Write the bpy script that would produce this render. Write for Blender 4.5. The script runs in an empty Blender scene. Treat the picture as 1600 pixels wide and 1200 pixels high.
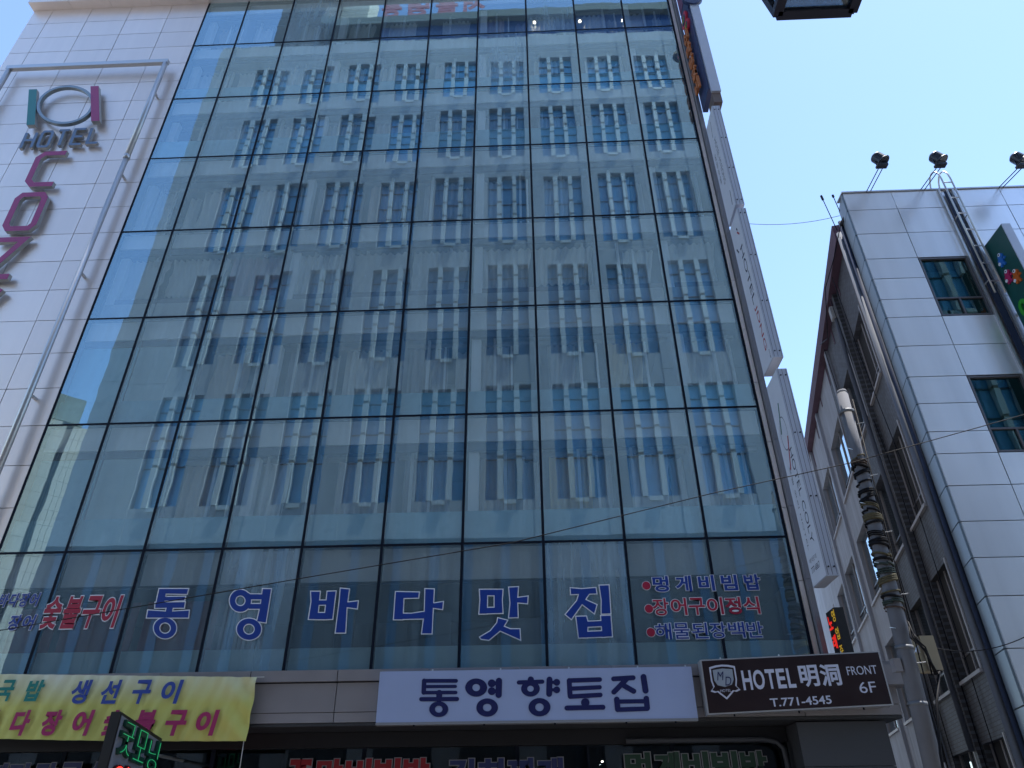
import bpy, bmesh, math, random
from mathutils import Vector, Matrix
random.seed(7)
R = math.radians
scene = bpy.context.scene
C = scene.collection

# ------------------------------------------------------------------ camera
FPX = 1119.14          # focal length in pixels of the 1600 px wide photograph
PITCH, YAW, ROLL = R(32.226), R(-1.950), R(-0.5576)
CAM = Vector((0.0, -15.0, 1.6))
cyw, syw, cp, sp, cr, sr = math.cos(YAW), math.sin(YAW), math.cos(PITCH), math.sin(PITCH), math.cos(ROLL), math.sin(ROLL)
fw = Vector((syw*cp, cyw*cp, sp)); r0 = Vector((cyw, -syw, 0)); u0 = r0.cross(fw)
rt = cr*r0 + sr*u0; up = -sr*r0 + cr*u0
cd = bpy.data.cameras.new('camera'); cam = bpy.data.objects.new('camera', cd); C.objects.link(cam)
cd.sensor_width = 36.0; cd.lens = FPX*36.0/1600.0
cd.clip_start = 0.05; cd.clip_end = 3000
cam.matrix_world = Matrix(((rt.x, up.x, -fw.x, CAM.x), (rt.y, up.y, -fw.y, CAM.y), (rt.z, up.z, -fw.z, CAM.z), (0, 0, 0, 1)))
scene.camera = cam

# ------------------------------------------------------------------ light
SUN_AZ, SUN_EL = R(79), R(73)       # azimuth clockwise from +Y (north): sun off to the right, just behind the hotel line
w = bpy.data.worlds.new('World'); scene.world = w; w.use_nodes = True
nt = w.node_tree; nt.nodes.clear()
sky = nt.nodes.new('ShaderNodeTexSky'); sky.sky_type = 'NISHITA'; sky.sun_disc = False
sky.sun_elevation = SUN_EL; sky.sun_rotation = SUN_AZ
sky.air_density = 1.0; sky.dust_density = 0.15; sky.ozone_density = 2.0
bg = nt.nodes.new('ShaderNodeBackground'); bg.inputs['Strength'].default_value = 0.12
wo = nt.nodes.new('ShaderNodeOutputWorld')
nt.links.new(sky.outputs[0], bg.inputs[0]); nt.links.new(bg.outputs[0], wo.inputs[0])
sd = bpy.data.lights.new('sun', 'SUN'); sd.energy = 3.0; sd.angle = R(0.53); sd.color = (1.0, 0.95, 0.87)
so = bpy.data.objects.new('sun', sd); C.objects.link(so)
sv = Vector((math.sin(SUN_AZ)*math.cos(SUN_EL), math.cos(SUN_AZ)*math.cos(SUN_EL), math.sin(SUN_EL)))
so.rotation_euler = sv.to_track_quat('Z', 'Y').to_euler(); so.location = (60, 10, 70)
vs = scene.view_settings
vs.view_transform = 'Standard'; vs.look = 'None'; vs.gamma = 1.0; vs.use_curve_mapping = False
vs.exposure = 1.6
scene.cycles.use_denoising = True
scene.cycles.max_bounces = 9; scene.cycles.transparent_max_bounces = 16
scene.cycles.glossy_bounces = 4; scene.cycles.diffuse_bounces = 4
scene.cycles.caustics_reflective = False; scene.cycles.caustics_refractive = False
scene.cycles.sample_clamp_indirect = 4

# ------------------------------------------------------------------ helpers
def ray(x, y):
    return fw + rt*((x-800.0)/FPX) - up*((y-600.0)/FPX)
def at(x, y, Y):          # a point of the real plane y=Y
    d = ray(x, y); return CAM + d*((Y-CAM.y)/d.y)
def atX(x, y, X):
    d = ray(x, y); return CAM + d*((X-CAM.x)/d.x)

MATS = {}
def mat(name, col, rough=0.6, metal=0.0, var=0.0, scale=3.0, bump=0.0, bscale=40.0, rnd=0.0, emit=None, estr=0.0, spec=0.5, streak=0.0):
    if name in MATS: return MATS[name]
    m = bpy.data.materials.new(name); m.use_nodes = True; n = m.node_tree.nodes; l = m.node_tree.links
    b = n['Principled BSDF']
    b.inputs['Base Color'].default_value = (*col, 1); b.inputs['Roughness'].default_value = rough
    b.inputs['Metallic'].default_value = metal; b.inputs['Specular IOR Level'].default_value = spec
    geo = n.new('ShaderNodeNewGeometry')
    last = None
    if var or rnd or streak:
        val = None
        def add(sock, amt):
            nonlocal val
            mr = n.new('ShaderNodeMapRange'); mr.inputs['To Min'].default_value = 1-amt; mr.inputs['To Max'].default_value = 1+amt
            l.new(sock, mr.inputs['Value'])
            if val is None: val = mr.outputs[0]
            else:
                mm = n.new('ShaderNodeMath'); mm.operation = 'MULTIPLY'; l.new(val, mm.inputs[0]); l.new(mr.outputs[0], mm.inputs[1]); val = mm.outputs[0]
        if var:
            t = n.new('ShaderNodeTexNoise'); t.inputs['Scale'].default_value = scale; t.inputs['Detail'].default_value = 6
            l.new(geo.outputs['Position'], t.inputs['Vector']); add(t.outputs['Fac'], var*1.6)
        if streak:
            mp = n.new('ShaderNodeMapping'); mp.inputs['Scale'].default_value = (6, 6, 0.35)
            t = n.new('ShaderNodeTexNoise'); t.inputs['Scale'].default_value = 0.6; t.inputs['Detail'].default_value = 2
            l.new(geo.outputs['Position'], mp.inputs[0]); l.new(mp.outputs[0], t.inputs['Vector']); add(t.outputs['Fac'], streak*1.6)
        if rnd:
            oi = n.new('ShaderNodeObjectInfo'); add(oi.outputs['Random'], rnd)
        mx = n.new('ShaderNodeMix'); mx.data_type = 'RGBA'; mx.blend_type = 'MULTIPLY'; mx.inputs[0].default_value = 1
        mx.inputs[6].default_value = (*col, 1); l.new(val, mx.inputs[7]); l.new(mx.outputs[2], b.inputs['Base Color'])
        if var:
            mr = n.new('ShaderNodeMapRange'); mr.inputs['To Min'].default_value = max(0, rough-0.12); mr.inputs['To Max'].default_value = min(1, rough+0.12)
            l.new(t.outputs['Fac'], mr.inputs['Value']); l.new(mr.outputs[0], b.inputs['Roughness'])
    if bump:
        t = n.new('ShaderNodeTexNoise'); t.inputs['Scale'].default_value = bscale; t.inputs['Detail'].default_value = 4
        l.new(geo.outputs['Position'], t.inputs['Vector'])
        bp = n.new('ShaderNodeBump'); bp.inputs['Strength'].default_value = 1; bp.inputs['Distance'].default_value = bump
        l.new(t.outputs['Fac'], bp.inputs['Height']); l.new(bp.outputs[0], b.inputs['Normal'])
    if emit:
        b.inputs['Emission Color'].default_value = (*emit, 1); b.inputs['Emission Strength'].default_value = estr
    MATS[name] = m
    return m

def glass(name, tint, refl, wav=0.004, wscale=0.9, gcol=(0.9, 0.96, 1), dust=0.0):
    if name in MATS: return MATS[name]
    m = bpy.data.materials.new(name); m.use_nodes = True; n = m.node_tree.nodes; l = m.node_tree.links; n.clear()
    o = n.new('ShaderNodeOutputMaterial'); mx = n.new('ShaderNodeMixShader')
    tr = n.new('ShaderNodeBsdfTransparent'); tr.inputs[0].default_value = (*tint, 1)
    gl = n.new('ShaderNodeBsdfGlossy'); gl.inputs['Roughness'].default_value = 0.0; gl.inputs[0].default_value = (*gcol, 1)
    fr = n.new('ShaderNodeFresnel'); fr.inputs[0].default_value = 1.5
    ad = n.new('ShaderNodeMath'); ad.operation = 'ADD'; ad.inputs[1].default_value = refl; ad.use_clamp = True
    l.new(fr.outputs[0], ad.inputs[0])
    geo = n.new('ShaderNodeNewGeometry')
    im = n.new('ShaderNodeMapRange'); im.inputs['To Min'].default_value = 1.5; im.inputs['To Max'].default_value = 1/1.5
    l.new(geo.outputs['Backfacing'], im.inputs['Value']); l.new(im.outputs[0], fr.inputs[0])
    if wav:
        mp = n.new('ShaderNodeMapping'); mp.inputs['Scale'].default_value = (1.1, 1.1, 0.75)
        t = n.new('ShaderNodeTexNoise'); t.inputs['Scale'].default_value = wscale; t.inputs['Detail'].default_value = 2.2; t.inputs['Roughness'].default_value = 0.42
        oi = n.new('ShaderNodeObjectInfo'); ml = n.new('ShaderNodeMath'); ml.operation = 'MULTIPLY'; ml.inputs[1].default_value = 37.0
        l.new(oi.outputs['Random'], ml.inputs[0]); cb = n.new('ShaderNodeCombineXYZ'); l.new(ml.outputs[0], cb.inputs[1])
        l.new(geo.outputs['Position'], mp.inputs[0]); l.new(cb.outputs[0], mp.inputs[1])
        l.new(mp.outputs[0], t.inputs['Vector'])
        bp = n.new('ShaderNodeBump'); bp.inputs['Strength'].default_value = 1; bp.inputs['Distance'].default_value = wav
        l.new(t.outputs['Fac'], bp.inputs['Height']); l.new(bp.outputs[0], gl.inputs['Normal'])
    l.new(ad.outputs[0], mx.inputs[0]); l.new(tr.outputs[0], mx.inputs[1]); l.new(gl.outputs[0], mx.inputs[2]); l.new(mx.outputs[0], o.inputs[0])
    if dust:     # a thin film of street dust, heavier on some panes and run down by rain
        df = n.new('ShaderNodeBsdfDiffuse'); df.inputs[0].default_value = (0.48, 0.72, 0.90, 1)
        mp2 = n.new('ShaderNodeMapping'); mp2.inputs['Scale'].default_value = (5.0, 5.0, 0.5)
        t2 = n.new('ShaderNodeTexNoise'); t2.inputs['Scale'].default_value = 1.0; t2.inputs['Detail'].default_value = 4
        t3 = n.new('ShaderNodeTexNoise'); t3.inputs['Scale'].default_value = 0.35; t3.inputs['Detail'].default_value = 2
        l.new(geo.outputs['Position'], mp2.inputs[0]); l.new(mp2.outputs[0], t2.inputs['Vector']); l.new(geo.outputs['Position'], t3.inputs['Vector'])
        oi2 = n.new('ShaderNodeObjectInfo'); pw = n.new('ShaderNodeMath'); pw.operation = 'POWER'; pw.inputs[1].default_value = 5.0
        l.new(oi2.outputs['Random'], pw.inputs[0])
        a1 = n.new('ShaderNodeMath'); a1.operation = 'MULTIPLY_ADD'; a1.inputs[1].default_value = 1.3; a1.inputs[2].default_value = 0.6; l.new(pw.outputs[0], a1.inputs[0])
        a2 = n.new('ShaderNodeMath'); a2.operation = 'MULTIPLY'; l.new(t2.outputs['Fac'], a2.inputs[0]); l.new(t3.outputs['Fac'], a2.inputs[1])
        a3 = n.new('ShaderNodeMath'); a3.operation = 'MULTIPLY'; l.new(a1.outputs[0], a3.inputs[0]); l.new(a2.outputs[0], a3.inputs[1])
        a4 = n.new('ShaderNodeMath'); a4.operation = 'MULTIPLY'; a4.inputs[1].default_value = dust*4; a4.use_clamp = True; l.new(a3.outputs[0], a4.inputs[0])
        mx2 = n.new('ShaderNodeMixShader'); l.new(a4.outputs[0], mx2.inputs[0]); l.new(mx.outputs[0], mx2.inputs[1]); l.new(df.outputs[0], mx2.inputs[2])
        l.new(mx2.outputs[0], o.inputs[0])
    MATS[name] = m
    return m

def link(name, me, m, parent=None, loc=None):
    o = bpy.data.objects.new(name, me)
    if m is not None and len(me.materials) == 0:
        for q in (m if isinstance(m, (list, tuple)) else [m]): me.materials.append(q)
    C.objects.link(o)
    if parent is not None: o.parent = parent
    if loc is not None: o.location = loc
    return o
def thing(name, label, cat, group=None, loc=(0, 0, 0)):
    o = bpy.data.objects.new(name, None); C.objects.link(o); o.location = loc; o.empty_display_size = 0.3
    o['label'] = label; o['category'] = cat
    if group: o['group'] = group
    return o
def tag(o, label=None, cat=None, group=None, kind=None):
    if label: o['label'] = label
    if cat: o['category'] = cat
    if group: o['group'] = group
    if kind: o['kind'] = kind
    return o
class MB:
    def __init__(s): s.v = []; s.f = []
    def box(s, x0, x1, y0, y1, z0, z1):
        b = len(s.v)
        s.v += [(x0,y0,z0),(x1,y0,z0),(x1,y1,z0),(x0,y1,z0),(x0,y0,z1),(x1,y0,z1),(x1,y1,z1),(x0,y1,z1)]
        s.f += [tuple(b+i for i in q) for q in ((0,3,2,1),(4,5,6,7),(0,1,5,4),(1,2,6,5),(2,3,7,6),(3,0,4,7))]
        return s
    def tube(s, pts, rads, n=12, cap=True):
        if not isinstance(rads, (list, tuple)): rads = [rads]*len(pts)
        pts = [Vector(p) for p in pts]; b = len(s.v); prev = None
        for i, p in enumerate(pts):
            t = (pts[min(i+1, len(pts)-1)] - pts[max(i-1, 0)]).normalized()
            a = prev if prev is not None else (Vector((0,0,1)) if abs(t.z) < 0.9 else Vector((1,0,0)))
            u = (a - t*a.dot(t)).normalized(); v = t.cross(u); prev = u
            for k in range(n):
                q = 2*math.pi*k/n; s.v.append(tuple(p + (u*math.cos(q)+v*math.sin(q))*rads[i]))
        for i in range(len(pts)-1):
            for k in range(n):
                s.f.append((b+i*n+k, b+i*n+(k+1)%n, b+(i+1)*n+(k+1)%n, b+(i+1)*n+k))
        if cap:
            s.f.append(tuple(b+k for k in reversed(range(n)))); s.f.append(tuple(b+(len(pts)-1)*n+k for k in range(n)))
        return s
    def bar(s, p, q, wd, dp):
        p, q = Vector(p), Vector(q); t = (q-p).normalized()
        a = Vector((0,0,1)) if abs(t.z) < 0.9 else Vector((0,1,0))
        u = (a - t*a.dot(t)).normalized(); v = t.cross(u); b = len(s.v)
        for e in (p, q):
            for (i, j) in ((-1,-1),(1,-1),(1,1),(-1,1)): s.v.append(tuple(e + u*i*dp/2 + v*j*wd/2))
        s.f += [tuple(b+i for i in f) for f in ((0,1,2,3),(7,6,5,4),(0,4,5,1),(1,5,6,2),(2,6,7,3),(3,7,4,0))]
        return s
    def poly(s, pts):
        b = len(s.v); s.v += [tuple(p) for p in pts]; s.f.append(tuple(range(b, b+len(pts)))); return s
    def prism(s, pts, off):      # closed polygon pushed along off
        off = Vector(off); b = len(s.v); n = len(pts)
        s.v += [tuple(p) for p in pts] + [tuple(Vector(p)+off) for p in pts]
        s.f.append(tuple(range(b, b+n))); s.f.append(tuple(reversed(range(b+n, b+2*n))))
        for k in range(n): s.f.append((b+k, b+n+k, b+n+(k+1)%n, b+(k+1)%n))
        return s
    def mesh(s, name='m', smooth=False, fix=True):
        me = bpy.data.meshes.new(name); me.from_pydata(s.v, [], s.f); me.update()
        if fix:
            bm = bmesh.new(); bm.from_mesh(me); bmesh.ops.recalc_face_normals(bm, faces=bm.faces); bm.to_mesh(me); bm.free()
        if smooth:
            for p in me.polygons: p.use_smooth = len(p.vertices) == 4
        return me
    def build(s, name, m, parent=None, smooth=False, loc=None, fix=True):
        return link(name, s.mesh(name, smooth, fix), m, parent, loc)
def boxo(name, m, parent, *a): return MB().box(*a).build(name, m, parent)
_bc = {}
def sbox(name, m, parent, x0, x1, y0, y1, z0, z1):   # alike boxes share one mesh
    k = (m.name, round(x1-x0, 3), round(y1-y0, 3), round(z1-z0, 3))
    if k not in _bc:
        a, b, c = (x1-x0)/2, (y1-y0)/2, (z1-z0)/2
        me = MB().box(-a, a, -b, b, -c, c).mesh(name); me.materials.append(m); _bc[k] = me
    return link(name, _bc[k], None, parent, ((x0+x1)/2, (y0+y1)/2, (z0+z1)/2))

# ---- lettering through the built-in font
_ts = bpy.data.scenes.new('lettering_workbench')
_tc = {}
def glyphs(body, offset=0.0, shear=0.0, spacing=1.0):
    k = (body, offset, shear, spacing)
    if k in _tc: return _tc[k]
    c = bpy.data.curves.new('t', 'FONT'); c.body = body; c.size = 1; c.offset = offset; c.shear = shear; c.space_character = spacing
    c.resolution_u = 4
    o = bpy.data.objects.new('t', c); _ts.collection.objects.link(o)
    vl = _ts.view_layers[0]; vl.update(); dg = vl.depsgraph
    me = o.evaluated_get(dg).to_mesh()
    vv = [tuple(v.co) for v in me.vertices]; ff = [tuple(p.vertices) for p in me.polygons]
    o.evaluated_get(dg).to_mesh_clear()
    bpy.data.objects.remove(o); bpy.data.curves.remove(c)
    _tc[k] = (vv, ff); return _tc[k]
def text(body, name, m, parent, org, ux, uy, w, h, offset=0.02, depth=0.004, shear=0.0, ref=None, spacing=1.0):
    """body fitted into the rectangle org + w*ux + h*uy; ref gives the box of the plain letters when this is their outline"""
    vv, ff = glyphs(body, offset, shear, spacing)
    rv = glyphs(body, ref if ref is not None else offset, shear, spacing)[0]
    x0, x1 = min(v[0] for v in rv), max(v[0] for v in rv); y0, y1 = min(v[1] for v in rv), max(v[1] for v in rv)
    sx = w/(x1-x0) if w else h/(y1-y0); sy = h/(y1-y0)
    ux, uy, org = Vector(ux), Vector(uy), Vector(org); nn = ux.cross(uy).normalized()
    P = [org + ux*((v[0]-x0)*sx) + uy*((v[1]-y0)*sy) for v in vv]
    me = bpy.data.meshes.new(name)
    if depth:
        N = len(P); V = [tuple(p+nn*depth) for p in P] + [tuple(p) for p in P]; F = list(ff)
        cnt = {}
        for f in ff:
            for i in range(len(f)):
                e = (f[i], f[(i+1) % len(f)])
                cnt[e] = 1
        F += [(b+N, b, a, a+N)[::-1] if False else (a, a+N, b+N, b) for (a, b) in cnt if (b, a) not in cnt]
    else: V = [tuple(p) for p in P]; F = list(ff)
    if len(body) > 2 and body.isascii():          # one part per letter or digit
        par = list(range(len(V)))
        def fd(i):
            while par[i] != i: par[i] = par[par[i]]; i = par[i]
            return i
        for f_ in F:
            r_ = fd(f_[0])
            for q_ in f_[1:]: par[fd(q_)] = r_
        xs = {}
        for i, p_ in enumerate(V):
            r_ = fd(i); t_ = (Vector(p_)-org).dot(ux); a_, b_ = xs.get(r_, (1e9, -1e9)); xs[r_] = (min(a_, t_), max(b_, t_))
        cl = []
        for r_, (a_, b_) in sorted(xs.items(), key=lambda e: e[1]):
            if cl and a_ < cl[-1][1]-0.25*min(b_-a_, cl[-1][1]-cl[-1][0]): cl[-1][1] = max(cl[-1][1], b_); cl[-1][2].add(r_)
            else: cl.append([a_, b_, {r_}])
        for a_, b_, rs in cl:
            idx = [i for i in range(len(V)) if fd(i) in rs]; mp_ = {i: k for k, i in enumerate(idx)}
            mm_ = bpy.data.meshes.new(name); mm_.from_pydata([V[i] for i in idx], [], [tuple(mp_[q_] for q_ in f_) for f_ in F if f_[0] in mp_]); mm_.update()
            o_ = link('letter', mm_, m, parent)
        return o_
    me.from_pydata(V, [], F); me.update()
    return link(name, me, m, parent)

X_, Z_ = Vector((1,0,0)), Vector((0,0,1)); NY = Vector((0,-1,0))

# ------------------------------------------------------------------ materials
clad = mat('hotel aluminium cladding', (0.86, 0.765, 0.72), 0.36, 0.6, rnd=0.045, streak=0.03)
clad_dk = mat('dark joint backing', (0.03, 0.032, 0.04), 0.8)
silicone = mat('black joint sealant', (0.006, 0.010, 0.022), 0.6, spec=0.15)
steel = mat('satin steel', (0.55, 0.57, 0.60), 0.36, 0.7)
white_p = mat('white painted metal', (0.78, 0.82, 0.92), 0.5, var=0.04)
pane_m = glass('coated facade glass', (0.92, 0.98, 1.0), 0.31, wav=0.0016, gcol=(0.60, 0.88, 1.0), dust=0.15)
pane_b = glass('inner glass face', (0.95, 0.97, 0.98), 0.0, wav=0)
plain_glass = glass('window glass', (0.4, 0.5, 0.55), 0.0, wav=0.002)

# ------------------------------------------------------------------ ground and street
asph = mat('asphalt', (0.05, 0.05, 0.052), 0.9, var=0.15, scale=4, bump=0.003, bscale=80)
pave = mat('paving stone', (0.28, 0.27, 0.26), 0.85, var=0.1, bump=0.002)
tag(boxo('ground', mat('city ground', (0.16, 0.155, 0.15), 0.95, var=0.1, scale=0.1), None, -900, 900, -900, 900, -1, -0.012), kind='structure')
tag(boxo('road', asph, None, -120, 120, -12.2, -4.0, -0.008, 0.0), kind='structure')
for y0, y1 in ((-4.0, 1.2), (-16.5, -12.2)):
    tag(boxo('pavement', pave, None, -120, 120, y0+(0.15 if y0 == -4.0 else 0), y1-(0.15 if y0 < -5 else 0), -0.008, 0.12), kind='structure')
kerbm = mat('granite kerb', (0.38, 0.37, 0.36), 0.8, var=0.1)
for y in (-4.0, -12.35): tag(boxo('kerb', kerbm, None, -120, 120, y, y+0.15, -0.008, 0.14), kind='structure')
mk = MB()
for i in range(-20, 21): mk.box(i*5.0, i*5.0+2.4, -8.2, -8.08, 0.004, 0.008)
tag(mk.build('road_markings', mat('road paint', (0.75, 0.75, 0.72), 0.7)), kind='structure')

# ------------------------------------------------------------------ the hotel
ZR = [28.72, 25.96, 22.91, 19.91, 16.73, 13.51, 10.235, 6.99, 4.38]
XC = [-11.97] + [-10.436+1.762*i for i in range(9)] + [5.36]
XL, XR, HT = -18.83, 5.62, 46.0
hotel = thing('hotel_building', 'tall hotel with blue glass curtain wall and pale metal cladding at its left', 'building')
core = MB()
core.box(XL, XC[0], 0.06, 26, 0, HT)            # clad wing
core.box(XC[0], XR, 4.2, 26, 0, HT)
core.box(XC[0], XR, 0.06, 4.2, 28.9, HT)
core.box(XC[-1]+0.05, XR, 0.06, 4.2, 4.0, 28.9)
core.build('wall', clad_dk, hotel)
sw_ = MB(); sw_.box(XR+0.003, XR+0.03, 0.03, 26, 0, HT)
sw_.build('side_wall', mat('side wall render', (0.17, 0.175, 0.19), 0.8, var=0.08, streak=0.1), hotel)
# cladding panels of the left wing
cx = [XL+0.0, -18.08, -16.53, -14.98, -13.41, XC[0]-0.03]
zz = []
for i in range(len(ZR)-1):
    for k in range(3): zz.append(ZR[i] - (ZR[i]-ZR[i+1])*k/3)
zz.append(ZR[-1])
g = 0.009
for j in range(len(cx)-1):
    for k in range(len(zz)-1):
        o = sbox('cladding_panel', clad, hotel, cx[j]+g, cx[j+1]-g, 0.0, 0.05, zz[k+1]+g, zz[k]-g)
        o.rotation_euler = (random.uniform(-.0025, .0025), 0, random.uniform(-.003, .003))
# ledge across the top and panels above it
lz0, lz1 = 28.70, 28.98
bx_ = [cx[0]-0.05, -17.3, -15.75, -14.2, -12.65, XC[0]] + XC[1:-1] + [XR]
for j in range(len(bx_)-1): boxo('ledge_panel', clad, hotel, bx_[j]+0.006, bx_[j+1]-0.006, -0.34, 0.03, lz0, lz1)
for k in range(3):
    for j in range(len(bx_)-1):
        sbox('upper_cladding_panel', clad, hotel, bx_[j]+g+0.02, bx_[j+1]-g, 0.0, 0.05, lz1+0.02+k*1.05, lz1+1.05+k*1.05)
boxo('upper_wall', clad, hotel, XL, XR, 0.0, 0.05, lz1+3.2, HT)

# curtain wall: mullions, transoms, panes
bars = []
for x in XC: boxo('mullion', silicone, hotel, x-0.029, x+0.029, -0.006, 0.10, ZR[-1], ZR[0])
for z in ZR[1:-1]:
    for i in range(len(XC)-1): sbox('transom', silicone, hotel, XC[i]+0.030, XC[i+1]-0.030, -0.003, 0.09, z-0.025, z+0.025)
_pm = {}
for r in range(len(ZR)-1):
    for c in range(len(XC)-1):
        wd, ht = XC[c+1]-XC[c]-0.060, ZR[r]-ZR[r+1]-0.052
        k = (round(wd, 3), round(ht, 3))
        if k not in _pm:
            me = MB().box(-wd/2, wd/2, 0, 0.012, -ht/2, ht/2).mesh('glass_pane')
            me.materials.append(pane_m); me.materials.append(pane_b)
            for p in me.polygons: p.material_index = 0 if p.normal.y < -0.9 else 1
            _pm[k] = me
        o = link('glass_pane', _pm[k], None, hotel, ((XC[c]+XC[c+1])/2, 0.004, (ZR[r]+ZR[r+1])/2))
        o.rotation_euler = (random.gauss(0, 0.0011), 0, random.gauss(0, 0.0016))
# strip of metal between the glass and the right corner
cz = [28.7-i*1.62 for i in range(16)]
for k in range(15):
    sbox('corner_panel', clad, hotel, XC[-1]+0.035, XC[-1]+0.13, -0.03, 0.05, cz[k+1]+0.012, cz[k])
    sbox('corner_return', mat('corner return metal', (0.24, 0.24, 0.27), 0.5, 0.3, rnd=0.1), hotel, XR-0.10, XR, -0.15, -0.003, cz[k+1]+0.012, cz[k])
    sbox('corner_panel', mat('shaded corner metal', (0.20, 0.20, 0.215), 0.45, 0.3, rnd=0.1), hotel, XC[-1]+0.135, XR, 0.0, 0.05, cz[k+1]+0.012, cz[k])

# what stands behind the glass
slab_m = mat('floor slab', (0.28, 0.29, 0.32), 0.8)
band_m = mat('pale bulkhead board', (0.84, 0.85, 0.85), 0.75, var=0.04, rnd=0.06)
teal_m = mat('teal backed glass', (0.22, 0.48, 0.60), 0.3, var=0.04, rnd=0.08)
teal2_m = mat('grey green backed glass', (0.42, 0.56, 0.58), 0.35, var=0.04, rnd=0.08)
room_m = mat('room wall', (0.22, 0.22, 0.26), 0.85, var=0.06, rnd=0.2)
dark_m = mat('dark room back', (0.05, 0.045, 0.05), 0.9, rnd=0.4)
bur_m = mat('burgundy interior panel', (0.20, 0.035, 0.05), 0.7)
frame_m = mat('white inner window frame', (0.86, 0.88, 0.90), 0.45)
cur_cols = [('linen curtain', (0.78, 0.76, 0.72)), ('beige curtain', (0.66, 0.52, 0.42)), ('grey curtain', (0.50, 0.47, 0.50)),
            ('gold curtain', (0.74, 0.56, 0.28)), ('white sheer curtain', (0.85, 0.86, 0.86)), ('plum curtain', (0.34, 0.20, 0.26))]
cur_m = [mat(n, c, 0.9, rnd=0.15) for n, c in cur_cols]
top_h = [0.55, 0.55, 0.62, 0.66, 0.55, 0.62, 0.66, 0.74]      # bulkhead heights by row
par_h = [0.0, 0.70, 0.95, 0.0, 0.0, 0.72, 0.80, 0.50]         # parapet heights by row
def curtain(x0, x1, z0, z1, y, m, tie=0.0, amp=0.06):
    n = max(6, int((x1-x0)/0.035)); rows = 6; v = []; f = []
    ph = random.random()*6; fr_ = random.uniform(26, 40)
    for j in range(rows+1):
        tz = j/rows; z = z1 + (z0-z1)*tz
        for i in range(n+1):
            s = i/n; xx = x0 + (x1-x0)*(s*(1-tie*tz))
            v.append((xx, y + amp*math.sin(fr_*xx/(1-tie*tz+1e-6)+ph+0.4*math.sin(3*tz)) + 0.012*math.sin(11*xx+5*tz), z))
    for j in range(rows):
        for i in range(n):
            a = j*(n+1)+i; f.append((a, a+1, a+n+2, a+n+1))
    me = bpy.data.meshes.new('curtain'); me.from_pydata(v, [], f)
    for p in me.polygons: p.use_smooth = True
    return link('curtain', me, m, hotel)
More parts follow.
